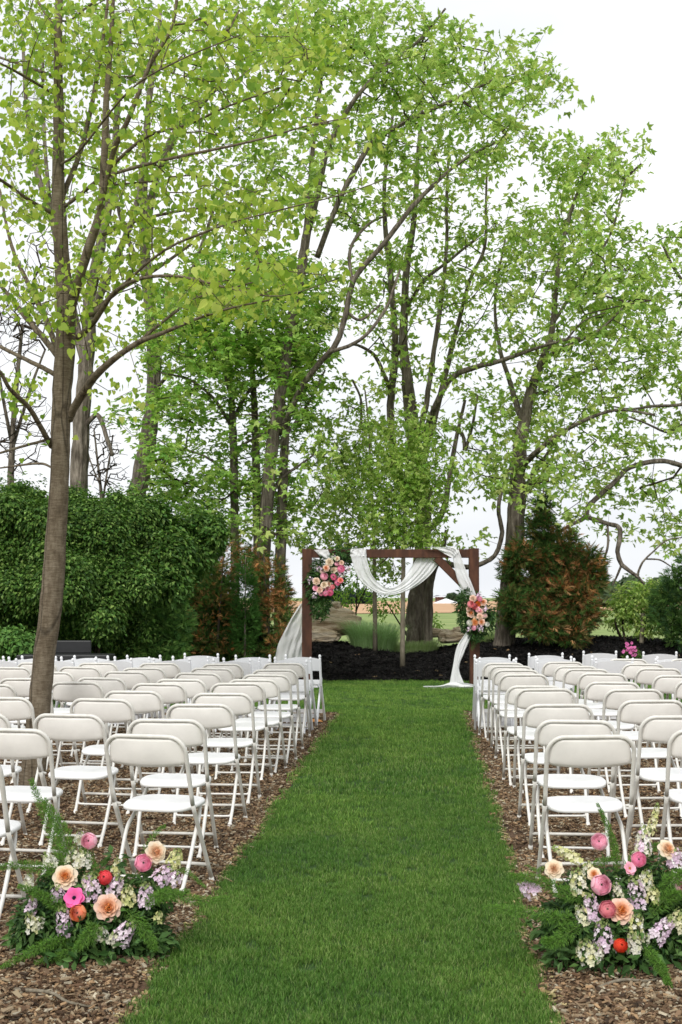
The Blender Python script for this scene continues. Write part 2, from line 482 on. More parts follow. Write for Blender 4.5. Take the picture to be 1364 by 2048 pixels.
# ---------------------------------------------------------------- scattering (grass, chips): geometry nodes on points
def scatter(name, pts, rots, scl, idx, variants, kind='stuff', label=None):
    me = bpy.data.meshes.new(name)
    me.vertices.add(len(pts)); me.vertices.foreach_set('co', np.asarray(pts, dtype=np.float32).ravel())
    a = me.attributes.new('rot', 'FLOAT_VECTOR', 'POINT'); a.data.foreach_set('vector', np.asarray(rots, dtype=np.float32).ravel())
    a = me.attributes.new('scl', 'FLOAT', 'POINT'); a.data.foreach_set('value', np.asarray(scl, dtype=np.float32))
    a = me.attributes.new('pick', 'INT', 'POINT'); a.data.foreach_set('value', np.asarray(idx, dtype=np.int32))
    o = link(name, me); tag(o, kind=kind, label=label)
    ng = bpy.data.node_groups.new(name + '_scatter', 'GeometryNodeTree')
    ng.interface.new_socket('Geometry', in_out='INPUT', socket_type='NodeSocketGeometry')
    ng.interface.new_socket('Geometry', in_out='OUTPUT', socket_type='NodeSocketGeometry')
    gi, go = ng.nodes.new('NodeGroupInput'), ng.nodes.new('NodeGroupOutput')
    iop = ng.nodes.new('GeometryNodeInstanceOnPoints')
    gti = ng.nodes.new('GeometryNodeGeometryToInstance')
    for v in reversed(variants):
        oi = ng.nodes.new('GeometryNodeObjectInfo'); oi.inputs['Object'].default_value = v
        ng.links.new(oi.outputs['Geometry'], gti.inputs[0])
    iop.inputs['Pick Instance'].default_value = True
    def attr(n, t):
        x = ng.nodes.new('GeometryNodeInputNamedAttribute'); x.data_type = t; x.inputs['Name'].default_value = n
        return x.outputs['Attribute']
    ng.links.new(gi.outputs[0], iop.inputs['Points'])
    ng.links.new(gti.outputs[0], iop.inputs['Instance'])
    ng.links.new(attr('pick', 'INT'), iop.inputs['Instance Index'])
    e2r = ng.nodes.new('FunctionNodeEulerToRotation')
    ng.links.new(attr('rot', 'FLOAT_VECTOR'), e2r.inputs[0]); ng.links.new(e2r.outputs[0], iop.inputs['Rotation'])
    ng.links.new(attr('scl', 'FLOAT'), iop.inputs['Scale'])
    ng.links.new(iop.outputs[0], go.inputs[0])
    md = o.modifiers.new('scatter', 'NODES'); md.node_group = ng
    return o

def blade_clump(name, n, r, h, w, cols, mat, lean=0.5):
    V, Tq, C = [], [], []
    k = 0
    for i in range(n):
        a = random.uniform(0, 2 * pi); q = r * math.sqrt(random.random())
        bx, by = q * cos(a), q * sin(a)
        hh = h * random.uniform(0.55, 1.1); d = random.uniform(0, 2 * pi); ln = hh * lean * random.uniform(0.2, 1.3)
        sx, sy = -sin(d) * w / 2, cos(d) * w / 2
        dx, dy = cos(d) * ln, sin(d) * ln
        V += [(bx - sx, by - sy, 0), (bx + sx, by + sy, 0), (bx + dx * .35 + sx * .8, by + dy * .35 + sy * .8, hh * .6), (bx + dx * .35 - sx * .8, by + dy * .35 - sy * .8, hh * .6), (bx + dx, by + dy, hh)]
        Tq.append(((k, k + 1, k + 2, k + 3), (k + 3, k + 2, k + 4)))
        c = np.array(random.choice(cols)) * random.uniform(0.8, 1.2)
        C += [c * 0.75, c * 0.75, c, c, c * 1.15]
        k += 5
    me = make_mesh(name, V, [np.array([t[0] for t in Tq]), np.array([t[1] for t in Tq])], False, np.array(C))
    me.materials.append(mat)
    return bpy.data.objects.new(name, me)

GREENS = [(0.080, 0.185, 0.027), (0.100, 0.215, 0.033), (0.067, 0.160, 0.025), (0.13, 0.24, 0.045), (0.20, 0.28, 0.09)]
GREENS_PALE = [(0.13, 0.26, 0.045), (0.16, 0.30, 0.05), (0.11, 0.23, 0.04), (0.20, 0.32, 0.07)]  # paler greens, mixed in more often farther along the lawn
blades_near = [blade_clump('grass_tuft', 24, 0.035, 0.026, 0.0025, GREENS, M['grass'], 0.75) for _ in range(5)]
blades_far = [blade_clump('grass_tuft_wide', 26, 0.075, 0.034, 0.005, GREENS, M['grass'], 0.7) for _ in range(4)] + [blade_clump('grass_tuft_pale', 26, 0.075, 0.034, 0.005, GREENS_PALE, M['grass'], 0.7) for _ in range(4)]
pts, rots, scl, idx = [], [], [], []
def fill(x0, x1, d0, d1, dens, n0, nv, smin=0.7, smax=1.25):
    n = int((x1 - x0) * (d1 - d0) * dens)
    X = rng.uniform(x0, x1, n); D = rng.uniform(d0, d1, n)
    for x, d in zip(X, D):
        if in_lawn(x, d):
            pts.append((x, d, 0.012)); rots.append((random.uniform(-.15, .15), random.uniform(-.15, .15), random.uniform(0, 6.28)))
            scl.append(random.uniform(smin, smax)); k_ = n0 + random.randrange(nv)
            pale = min(1, max(0, (d - 9.5 + 1.2 * sin(x * 2.3 + d * .9)) / 7.5))
            if random.random() < pale * .85: k_ = 9 + random.randrange(4)
            idx.append(k_)
fill(-1.2, 1.3, 4.0, 7.0, 1500, 0, 5)
fill(-1.0, 1.5, 7.0, 10.0, 900, 0, 5)
fill(-0.8, 1.8, 10.0, 17.6, 260, 5, 4)
fill(-6.5, 9.5, 17.0, 23.75, 130, 5, 4)
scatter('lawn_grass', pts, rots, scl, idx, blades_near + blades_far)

def chip_clump(name, n, r, lmin, lmax, cols, mat):
    mb = MB()
    for i in range(n):
        a = random.uniform(0, 2 * pi); q = r * math.sqrt(random.random())
        L = random.uniform(lmin, lmax); W = L * random.uniform(0.18, 0.5); T_ = random.uniform(0.002, 0.006)
        R = Matrix.Rotation(random.uniform(0, 6.28), 3, 'Z') @ Matrix.Rotation(random.uniform(-.45, .45), 3, 'Y') @ Matrix.Rotation(random.uniform(-.5, .5), 3, 'X')
        c = np.array(random.choice(cols)) * random.uniform(0.65, 1.2)
        mb.box((q * cos(a), q * sin(a), random.uniform(0.0, 0.016)), (L, W, T_), R, c)
        mb.V[-1] += rng.normal(0, L * 0.06, mb.V[-1].shape) * (1, 1, .3)
    me = mb.mesh(name, False); me.materials.append(mat)
    return bpy.data.objects.new(name, me)
BROWNS = [(0.34, 0.224, 0.123), (0.26, 0.168, 0.09), (0.38, 0.302, 0.19), (0.1, 0.062, 0.034), (0.16, 0.101, 0.056), (0.22, 0.157, 0.095), (0.3, 0.23, 0.146), (0.065, 0.038, 0.021), (0.13, 0.076, 0.043), (0.045, 0.029, 0.018), (0.42, 0.37, 0.269), (0.19, 0.123, 0.073), (0.09, 0.056, 0.031)]
chips = [chip_clump('chip_cluster', 44, 0.075, 0.006, 0.030, BROWNS, M['chips']) for _ in range(8)]
chips_big = [chip_clump('chip_cluster_coarse', 5, 0.10, 0.02, 0.055, BROWNS[2:], M['chips']) for _ in range(3)]
pts, rots, scl, idx = [], [], [], []
def fill_chips(x0, x1, d0, d1, dens, edge=0.0):
    n = int((x1 - x0) * (d1 - d0) * dens)
    X = rng.uniform(x0, x1, n); D = rng.uniform(d0, d1, n)
    for x, d in zip(X, D):
        lo, hi = left_edge(d) - 0.02, right_edge(d) + 0.02
        if lo < x < hi: continue
        if d > FRONT_L - 0.1 + 0.25 * sin(x * 1.3): continue
        pts.append((x, d, 0.004)); rots.append((random.uniform(-.1, .1), random.uniform(-.1, .1), random.uniform(0, 6.28)))
        big = random.random() < 0.07
        scl.append(random.uniform(0.7, 1.3)); idx.append(8 + random.randrange(3) if big else random.randrange(8))
fill_chips(-2.4, 2.6, 4.0, 8.0, 330)
fill_chips(-3.6, 4.2, 8.0, 12.0, 190)
fill_chips(-5.2, 6.5, 12.0, 17.6, 110)
fill_chips(2.6, 6.5, 3.0, 8.0, 110)
fill_chips(4.2, 8.0, 8.0, 17.0, 60)
fill_chips(-6.0, -2.4, 3.0, 8.0, 110)
fill_chips(-8.0, -3.6, 8.0, 12.0, 60)
scatter('wood_chips', pts, rots, scl, idx, chips + chips_big)

pts, rots, scl, idx = [], [], [], []
straw = [chip_clump('dry_grass_bits', 16, 0.05, 0.012, 0.045, [(0.42, 0.34, 0.17), (0.32, 0.27, 0.12), (0.5, 0.42, 0.24), (0.24, 0.2, 0.08)], M['chips']) for _ in range(3)]
for d in np.arange(4.2, 17.3, .022):
    for f_, sg in ((left_edge, -1), (right_edge, 1)):
        if random.random() < .26:
            pts.append((f_(d) + sg * random.gauss(.012, .022), d, .012)); rots.append((random.uniform(-.3, .3), random.uniform(-.3, .3), random.uniform(0, 6.28))); scl.append(random.uniform(.25, .6)); idx.append(random.randrange(3))
scatter('dry_grass', pts, rots, scl, idx, straw)
BLACKS = [(0.006, 0.006, 0.006), (0.012, 0.011, 0.011), (0.018, 0.016, 0.015), (0.03, 0.026, 0.024), (0.009, 0.009, 0.009)]
bchips = [chip_clump('dark_chip_cluster', 30, 0.13, 0.015, 0.055, BLACKS, M['chips']) for _ in range(5)]
tan = [chip_clump('dry_leaf_scrap', 2, 0.05, 0.05, 0.11, [(0.40, 0.27, 0.14), (0.5, 0.36, 0.2), (0.3, 0.19, 0.1)], M['chips']) for _ in range(3)]
pts, rots, scl, idx = [], [], [], []
for _ in range(9000):
    x, d = random.uniform(-6, 11), random.uniform(BERM0 + 0.02, 27.6)
    pts.append((x, d, berm(x, d) + 0.016)); rots.append((random.uniform(0, .5), random.uniform(-.2, .2), random.uniform(0, 6.28)))
    t = random.random() < 0.018
    scl.append(random.uniform(.7, 1.2)); idx.append(5 + random.randrange(3) if t else random.randrange(5))
scatter('black_mulch_chips', pts, rots, scl, idx, bchips + tan)

# ---------------------------------------------------------------- chairs
def seat_mesh():
    # rounded seat: outline swept between top face and a lip below
    n = 40; w, d = 0.205, 0.165
    out_ = []
    for i in range(n):
        a = 2 * pi * i / n
        e = 0.52
        x = w * math.copysign(abs(cos(a)) ** e, cos(a)); y = d * math.copysign(abs(sin(a)) ** (0.62), sin(a))
        x *= (1.0 - 0.10 * max(0, -y / d))
        out_.append((x, y))
    rings = [(0.0, 0.0, -0.006), (0.55, 0.55, -0.003), (0.9, 0.9, 0.0), (0.97, 0.97, -0.002), (1.0, 1.0, -0.009), (1.0, 1.0, -0.024), (0.965, 0.96, -0.026), (0.9, 0.9, -0.012)]
    V = []
    for sx, sy, dz in rings:
        for x, y in out_:
            yy = y * sy
            z = 0.437 + 0.055 * yy - (0.010 * (1 - (x * sx / w) ** 2) * (1 - (yy / d) ** 2)) + dz
            V.append((x * sx, yy + 0.02, z))
    Q = [(j * n + i, j * n + (i + 1) % n, (j + 1) * n + (i + 1) % n, (j + 1) * n + i) for j in range(len(rings) - 1) for i in range(n)]
    b = (len(rings) - 1) * n
    V.append((0, 0.02, 0.42)); Q2 = [(b + i, b + (i + 1) % n, len(V) - 1) for i in range(n)]
    return make_mesh('seat', V, [np.array(Q), np.array(Q2)], True)

TOPY, SEATY = -0.215, -0.105
def up_y(z):            # rear tube leans back above the seat
    return SEATY + (TOPY - SEATY) * (z - 0.44) / (0.79 - 0.44) if z > 0.44 else SEATY + (0.15 - SEATY) * (0.44 - z) / 0.44
def back_frame_path():
    W, Z, R = 0.222, 0.792, 0.085
    p = [(-W, up_y(0.44), 0.44), (-W, up_y(0.55), 0.55), (-W, up_y(0.66), 0.66)]
    for k in range(9):
        a = pi - k * pi / 16
        p.append((-W + R + R * cos(a), up_y(Z - R + R * sin(a)), Z - R + R * sin(a)))
    p += [(0, up_y(Z) - 0.006, Z + 0.001)]
    p += [(-x, y, z) for x, y, z in reversed(p[:-1])]
    return p
def backrest_mesh():
    nx_, nz_ = 22, 8
    V = []
    W, Z, R = 0.212, 0.784, 0.078
    for side in (0, 1):
        for j in range(nz_ + 1):
            for i in range(nx_ + 1):
                u = -1 + 2 * i / nx_; x = u * W
                ax = abs(x)
                top = Z if ax < W - R else Z - R + math.sqrt(max(0, R * R - (ax - W + R) ** 2))
                bot = 0.632 + 0.020 * min(1, abs(u) ** 2.2) + (0.006 if ax > W * .93 else 0)
                top = max(top, bot + 0.02)
                v = j / nz_; z = bot + (top - bot) * v
                # shell bellies to the rear, with a turned rim
                by = -0.016 * (1 - u * u) * (1 - 0.5 * (2 * v - 1) ** 2) + 0.012 * max(0, (abs(u) - .86) / .14) ** 2
                if j == 0: by += 0.004
                V.append((x, up_y(z) + by + (0.009 if side else 0), z))
    n = (nz_ + 1) * (nx_ + 1); Q = []
    for j in range(nz_):
        for i in range(nx_):
            a = j * (nx_ + 1) + i
            Q.append((a, a + 1, a + nx_ + 2, a + nx_ + 1)); Q.append((n + a, n + a + nx_ + 1, n + a + nx_ + 2, n + a + 1))
    def rim(seq):
        for a, b in zip(seq[:-1], seq[1:]): Q.append((b, a, n + a, n + b))
    rim(list(range(nx_ + 1)))
    rim([nz_ * (nx_ + 1) + i for i in range(nx_, -1, -1)])
    rim([j * (nx_ + 1) for j in range(nz_, -1, -1)]); rim([j * (nx_ + 1) + nx_ for j in range(nz_ + 1)])
    return make_mesh('backrest', V, [np.array(Q)], True)

def tube_mesh(name, path, r, sides=9, sm=5):
    mb = MB(); mb.tube(catmull(path, sm) if sm else path, r, sides); return mb.mesh(name)

ME = {}
ME['seat'] = seat_mesh()
ME['backrest'] = backrest_mesh()
ME['back_frame'] = tube_mesh('back_frame', back_frame_path(), 0.0115, 10, 2)
for s_, k in ((-1, 'L'), (1, 'R')):
    ME['fleg' + k] = tube_mesh('leg', [(s_ * .222, up_y(.44), .44), (s_ * .222, up_y(.3), .3), (s_ * .222, up_y(.0), 0.008)], 0.0112, 9, 3)
    ME['rleg' + k] = tube_mesh('leg', [(s_ * .155, .13, .418), (s_ * .172, .10, .40), (s_ * .19, .045, .34), (s_ * .196, -.01, .285), (s_ * .193, -.085, .14), (s_ * .188, -.165, 0.01)], 0.0105, 9, 4)
    mb = MB(); mb.tube([(s_ * .188, -.158, 0.03), (s_ * .188, -.168, 0.006), (s_ * .188, -.17, 0.0)], [0.0125, .0155, .017], 9); ME['capr' + k] = mb.mesh('foot_cap')
    mb = MB(); mb.tube([(s_ * .222, .134, 0.03), (s_ * .222, .149, 0.004), (s_ * .222, .151, 0.0)], [0.0125, .0145, .015], 9); ME['capf' + k] = mb.mesh('foot_cap')
yb = up_y(.105)
ME['fbar'] = tube_mesh('stretcher', [(-.222, yb, .105), (.222, yb, .105)], 0.009, 8, 0)
t_ = 0.085
ME['rbar'] = tube_mesh('stretcher', [(-.19, -.108, .105), (-.183, -.121, .076), (-.16, -.126, .067), (0, -.126, .067), (.16, -.126, .067), (.183, -.121, .076), (.19, -.108, .105)], 0.0075, 8, 4)
for s_, k in ((-1, 'L'), (1, 'R')):
    mb = MB(); mb.tube([(s_ * .20, -.07, .425), (s_ * .232, -.075, .43)], 0.008, 8); ME['hinge' + k] = mb.mesh('hinge')

def part(name, me, mat, parent):
    return link(name, me, mat, parent)

def metal_chair():
    r = empty('folding_chair')
    part('seat', ME['seat'], M['white_seat'], r)
    part('backrest', ME['backrest'], M['white_plastic'], r)
    part('back_frame', ME['back_frame'], M['frame_paint'], r)
    for k in 'LR':
        a = part('leg', ME['fleg' + k], M['frame_paint'], r); part('foot_cap', ME['capf' + k], M['frame_paint'], a)
        a = part('leg', ME['rleg' + k], M['leg_paint'], r); part('foot_cap', ME['capr' + k], M['rubber'], a)
    part('stretcher', ME['fbar'], M['frame_paint'], r)
    part('stretcher', ME['rbar'], M['leg_paint'], r)
    for k in 'LR': part('hinge', ME['hinge' + k], M['frame_paint'], r)
    return r

# resin chair with arched slat back
def board(name, pts_, w, thick, round_top=False):
    """flat board along pts_ (list of (y,z)), at x, width across its run in the yz plane"""
    pass
def resin_parts():
    R = {}
    for s_, k in ((-1, 'L'), (1, 'R')):
        mb = MB()
        path = [(s_ * .205, -.225, .775), (s_ * .205, -.12, .46), (s_ * .205, .21, 0.0)]
        for (a, b) in zip(path[:-1], path[1:]):
            a, b = np.array(a), np.array(b); d = norm(b - a); nrm_ = np.array((0, d[2], -d[1]))
            w_, t = .019, .012
            c = []
            for e in (a, b):
                for sx, sn in ((-1, -1), (1, -1), (1, 1), (-1, 1)): c.append(e + np.array((sx * t, 0, 0)) + nrm_ * sn * w_)
            mb.add(c, Q=[(0, 1, 2, 3), (7, 6, 5, 4), (0, 4, 5, 1), (1, 5, 6, 2), (2, 6, 7, 3), (3, 7, 4, 0)])
        # finial knob
        mb.tube([(s_ * .205, -.226, .77), (s_ * .205, -.228, .782), (s_ * .205, -.231, .797), (s_ * .205, -.234, .812), (s_ * .205, -.236, .820)], [.013, .012, .0175, .014, .004], 8)
        R['up' + k] = mb.mesh('upright', False)
        mb = MB()
        a, b = np.array((s_ * .178, .085, .53)), np.array((s_ * .178, -.25, 0.0))
        d = norm(b - a); nrm_ = np.array((0, d[2], -d[1]))
        prof = [(0.0, .008), (.02, .020), (.06, .026), (.5, .026), (.9, .019), (1.0, .019)]
        c = []
        for t, w_ in prof:
            e = a + (b - a) * t
            for sx, sn in ((-1, -1), (1, -1), (1, 1), (-1, 1)): c.append(e + np.array((sx * .011, 0, 0)) + nrm_ * sn * w_)
        Q = [(0, 1, 2, 3)]
        for i in range(len(prof) - 1):
            for q in range(4): Q.append((i * 4 + q, (i + 1) * 4 + q, (i + 1) * 4 + (q + 1) % 4, i * 4 + (q + 1) % 4))
        e = (len(prof) - 1) * 4; Q.append((e + 3, e + 2, e + 1, e))
        mb.add(c, Q=Q); R['leg' + k] = mb.mesh('leg', False)
    # arched slat
    V = []; n = 16
    for side in (0, 1):
        for i in range(n + 1):
            u = -1 + 2 * i / n
            for zz in (.625, .765 + .022 * (1 - u * u) ** 0.8):
                V.append((u * .195, -.225 + (.775 - zz) * .33 - .012 * (1 - u * u) + (.016 if side else 0), zz))
    Q = []; m = 2 * (n + 1)
    for i in range(n):
        a = 2 * i
        Q += [(a, a + 2, a + 3, a + 1), (m + a, m + a + 1, m + a + 3, m + a + 2), (a + 1, a + 3, m + a + 3, m + a + 1), (a + 2, a, m + a, m + a + 2)]
    R['slat'] = make_mesh('back_slat', V, [np.array(Q)], False)
    mb = MB(); mb.box((0, .03, .435), (.34, .36, .02)); R['seatframe'] = mb.mesh('seat_frame', False)
    mb = MB(); mb.box((0, .03, .4585), (.33, .34, .026)); R['cushion'] = mb.mesh('seat', False)
    def xbar(y, z, h): 
        mb = MB(); mb.box((0, y, z), (.386 if h > .03 else .336, .014, h)); return mb.mesh('stretcher', False)
    R['bar1'] = xbar(.13, .13, .045); R['bar2'] = xbar(-.19, .10, .04)
    R['bar3'] = xbar(-.165, .50, .04)
    return R
RP = resin_parts()
def resin_chair():
    r = empty('resin_chair')
    for k in 'LR':
        bevel(part('upright', RP['up' + k], M['resin'], r), .003, 2)
        bevel(part('leg', RP['leg' + k], M['resin'], r), .003, 2)
    part('back_slat', RP['slat'], M['resin'], r)
    bevel(part('seat_frame', RP['seatframe'], M['resin'], r), .004, 2)
    bevel(part('seat', RP['cushion'], M['white_seat'], r), .009, 3)
    for b in ('bar1', 'bar2', 'bar3'): part('stretcher', RP[b], M['resin'], r)
    return r

def copy_tree(root):
    r = root.copy(); COL.objects.link(r)
    for ch in root.children:
        c = ch.copy(); COL.objects.link(c); c.parent = r
        for g in ch.children:
            d = g.copy(); COL.objects.link(d); d.parent = c
    return r

ORD = ['', 'second', 'third', 'fourth', 'fifth', 'sixth', 'seventh']
ROWN = ['extra row', 'back row', 'second row from the back', 'third row from the back', 'fourth row from the back', 'fifth row from the back', 'sixth row from the back', 'seventh row from the back', 'eighth row from the back', 'ninth row from the back', 'third row from the front', 'second row from the front', 'front row']
L_ROWS = {
    0: [(-86, 1503)],
    1: [(293, 1467), (20, 1455)],
    2: [(334, 1437), (141, 1426), (-52, 1424)],
    3: [(403, 1407), (204, 1396), (8, 1394)],
    4: [(445, 1386), (268, 1381)],
    5: [(477, 1365), (318, 1366), (155, 1364), (-18, 1368)],
    6: [(506, 1358), (362, 1357), (203, 1354), (52, 1355)],
    7: [(531, 1349), (395, 1345), (252, 1343), (105, 1344), (-42, 1348)],
    8: [(550, 1339), (423, 1336), (289, 1335), (160, 1333), (22, 1334)],
    9: [(568, 1326), (446, 1327), (320, 1326), (197, 1326), (76, 1325), (-44, 1327)],
}
L_RESIN = {
    10: [(577, 1325), (465, 1323), (346, 1322), (230, 1322), (114, 1322), (0, 1322)],
    11: [(586, 1320), (486, 1320), (382, 1318), (265, 1319), (160, 1319), (55, 1319)],
    12: [(605, 1315), (508, 1315), (403, 1312), (291, 1315), (185, 1316), (80, 1317), (-20, 1317)],
}
R_ROWS = {
    1: [(1181, 1469), (1417, 1459)],
    2: [(1146, 1438), (1352, 1429)],
    3: [(1115, 1407), (1303, 1400)],
    4: [(1090, 1377), (1265, 1377), (1440, 1376)],
    5: [(1066, 1370), (1222, 1363), (1400, 1361)],
    6: [(1047, 1348), (1201, 1346), (1352, 1350)],
    7: [(1032, 1339), (1170, 1337), (1313, 1336)],
    8: [(1020, 1331), (1151, 1332), (1283, 1328), (1410, 1328)],
    9: [(1006, 1326), (1125, 1323), (1252, 1318), (1376, 1317)],
}
R_RESIN = {
    10: [(989, 1324), (1110, 1322), (1226, 1322), (1345, 1322)],
    11: [(993, 1320), (1104, 1317), (1216, 1316), (1347, 1318)],
    12: [(984, 1315), (1091, 1311), (1198, 1307), (1317, 1308), (1430, 1308)],
}
first = {}
def place(kind, px, py, side, row, seat_no, rz_extra=0.0):
    zt = 0.803 if kind == 'metal' else 0.785
    D = (HC - zt) * F / (py - 1195.0)
    if kind not in first:
        o = metal_chair() if kind == 'metal' else resin_chair()
        first[kind] = o; src = o
    else:
        o = copy_tree(first[kind])
    X = (px - 682.0) * D / F
    rz = -AISLE + rz_extra
    # the measured point is the middle of the back's top edge
    yo = TOPY if kind == 'metal' else -0.225
    o.location = (X + yo * sin(rz), D - yo * cos(rz), 0.0045)
    o.rotation_euler = (random.uniform(-.012, .012), random.uniform(-.012, .012), rz)
    where = 'on the aisle' if seat_no == 0 else ORD[seat_no] + ' seat from the aisle'
    what = 'white metal folding chair' if kind == 'metal' else 'arched-back white chair'
    blk = side + ' block'
    lab = f"{what} {where}, {ROWN[row]}, {blk}"
    if kind == 'metal' and side == 'left' and row == 0:
        lab = 'white metal folding chair cut by the frame beside the tall fern plume'
        where = ''
    if kind == 'metal' and row == 1 and seat_no == 0 and side == 'left':
        lab = 'white metal folding chair turned slightly askew, directly behind the left flower arrangement'
    if kind == 'metal' and row == 1 and seat_no == 0 and side == 'right':
        lab = 'white metal folding chair directly behind the right flower arrangement, nearest the aisle'
    tag(o, lab, 'chair', ('metal' if kind == 'metal' else 'arched-back') + ' folding chairs in rows, ' + side + ' of the grass aisle')
    return o
for side, rows, kind in (('left', L_ROWS, 'metal'), ('left', L_RESIN, 'resin'), ('right', R_ROWS, 'metal'), ('right', R_RESIN, 'resin')):
    for row, lst in rows.items():
        for k, (px, py) in enumerate(lst):
            ex = random.uniform(-0.05, 0.05)
            if side == 'left': ex += -0.05 - 0.012 * k
            else: ex += 0.04
            if side == 'left' and row == 1 and k == 0: ex = -0.24
            if side == 'left' and row == 2 and k == 1: ex = -0.14
            place(kind, px, py, side, row, k, ex)

# ---------------------------------------------------------------- trees
def leaf_arrays(pos, nrm, dirv, L, Wd, col, droop=0.0):
    """kite-shaped folded leaves as quads"""
    n = len(pos)
    dirv = norm(dirv - nrm * np.sum(dirv * nrm, axis=1, keepdims=True))
    side = np.cross(nrm, dirv)
    L = L[:, None]; Wd = Wd[:, None]
    base = pos
    mid = pos + dirv * L * 0.45
    up = nrm * Wd * 0.22
    l = mid + side * Wd * 0.5 + up; r = mid - side * Wd * 0.5 + up
    tip = pos + dirv * L - nrm * L * droop
    V = np.stack([base, r, tip, l], axis=1).reshape(-1, 3)
    Q = np.arange(4 * n).reshape(n, 4)
    C = np.repeat(col, 4, axis=0)
    return V, Q, C

LOBE = None
def lobed_arrays(pos, nrm, dirv, L, Wd, col):
    """three-pointed leaves (maple): three kites sharing a base, six triangles as three quads"""
    dirv = norm(dirv - nrm * np.sum(dirv * nrm, axis=1, keepdims=True))
    side = np.cross(nrm, dirv)
    Vs, Qs, Cs = [], [], []; n0 = 0
    for ang, k in ((0.0, 1.0), (1.0, 0.82), (-1.0, 0.82)):
        d = dirv * cos(ang) + side * sin(ang)
        V, Q, C = leaf_arrays(pos, nrm, d - nrm * 0.1, L * k, Wd * 0.55, col, 0.12)
        Vs.append(V); Qs.append(Q + n0); Cs.append(C); n0 += len(V)
    return np.concatenate(Vs), np.concatenate(Qs), np.concatenate(Cs)

def palette(n, cols, jit=0.18):
    c = np.array(cols)[rng.integers(0, len(cols), n)]
    return np.clip(c * rng.uniform(1 - jit, 1 + jit, (n, 1)) * rng.uniform(0.94, 1.06, (n, 3)), 0, 1)

def limb_points(pl, D, base=False, thin=1.0):
    """pl: (px, py, width_px[, extra depth]); returns smoothed points and radii"""
    pts_, rad = [], []
    for q in pl:
        d = D + (q[3] if len(q) > 3 else 0.0)
        pts_.append(P(q[0], q[1], d)); rad.append(q[2] / 2 * d / F * thin)
    if base and pts_[0][2] > 0.02:
        d = D + (pl[0][3] if len(pl[0]) > 3 else 0.0)
        b = P(pl[0][0] - (pl[1][0] - pl[0][0]) * 0.15, gy(d), d); b[2] = -0.03
        pts_.insert(0, b); rad.insert(0, rad[0] * 1.18)
    arr = np.column_stack([np.array(pts_), rad])
    s = catmull(arr, 5)
    s[:, 3] = np.maximum(s[:, 3], 0.003)
    return s

def limb_mesh(s, sides=9, rough=0.05):
    mb = MB()
    n = len(s)
    pth = s[:, :3] + rng.normal(0, 1, (n, 3)) * (s[:, 3:4] * rough)
    mb.tube(pth, s[:, 3] * (1 + rng.normal(0, rough * 0.5, n)), sides)
    return mb.mesh('limb')

def grow(skel, targets, wiggle=0.12):
    """joins every target point to the growing skeleton by a bent twig; returns segments (a, b, ra, rb)"""
    N = np.array(skel); 
    cap = len(N) + len(targets) * 5 + 10
    A = np.zeros((cap, 3)); A[:len(N)] = N; n = len(N)
    par = -np.ones(cap, dtype=int); cnt = np.zeros(cap); n0 = n
    # nearest targets first
    T = np.array(targets)
    dmin = np.array([np.min(np.sum((N - t) ** 2, axis=1)) for t in T])
    for t in T[np.argsort(dmin)]:
        d = A[:n] - t
        cost = np.sum(d * d, axis=1) + np.maximum(0, d[:, 2]) ** 2 * 1.2
        j = int(np.argmin(cost)); a = A[j]
        L = math.sqrt(float(np.sum((t - a) ** 2)))
        k = max(1, min(4, int(L / 0.35)))
        prev = j
        perp = rng.normal(0, 1, 3) * wiggle * L
        for i in range(1, k + 1):
            f = i / k
            p = a + (t - a) * f + perp * f * (1 - f) * 1.5
            p[2] -= 0.25 * L * f * (1 - f)
            A[n] = p; par[n] = prev; prev = n; n += 1
        cnt[prev] += 1
    for i in range(n - 1, n0 - 1, -1):
        if par[i] >= 0: cnt[par[i]] += cnt[i]
    idx_ = np.arange(n0, n)
    a, b = A[par[idx_]], A[idx_]
    return a, b, cnt[idx_], cnt[np.maximum(par[idx_], 0)]

def twig_mesh(a, b, ca, r0=0.0035, ex=0.42, rmax=0.05, sides=3):
    r = np.minimum(r0 * np.maximum(ca, 1) ** ex, rmax)
    t = norm(b - a)
    up = np.where(np.abs(t[:, 2:3]) < 0.9, np.array([[0, 0, 1.0]]), np.array([[1.0, 0, 0]]))
    x = norm(np.cross(t, up)); y = np.cross(t, x)
    rings = []
    for e, k in ((a - t * r[:, None] * 0.5, 1.0), (b, 0.85)):
        for q in range(sides):
            an = 2 * pi * q / sides
            rings.append(e + (x * cos(an) + y * sin(an)) * r[:, None] * k)
    V = np.stack(rings, axis=1); m = len(a)
    Q = []
    base = (np.arange(m) * 2 * sides)[:, None]
    for q in range(sides):
        q2 = (q + 1) % sides
        Q.append(base + np.array([[q, q2, sides + q2, sides + q]]))
    return make_mesh('twigs', V.reshape(-1, 3), [np.concatenate(Q)], True)

def blob_targets(blobs, D, thick, per=None, drift=None):
    """points inside ellipses given as (px, py, rx, ry, count)"""
    out_ = []
    for b in blobs:
        cx, cy, rx, ry, n = b[:5]
        dz = b[5] if len(b) > 5 else 0.0
        for _ in range(n):
            a = random.uniform(0, 2 * pi); q = random.random() ** 0.55
            d = D + dz + random.gauss(0, thick)
            out_.append(P(cx + rx * q * cos(a), cy + ry * q * sin(a), d))
    return out_

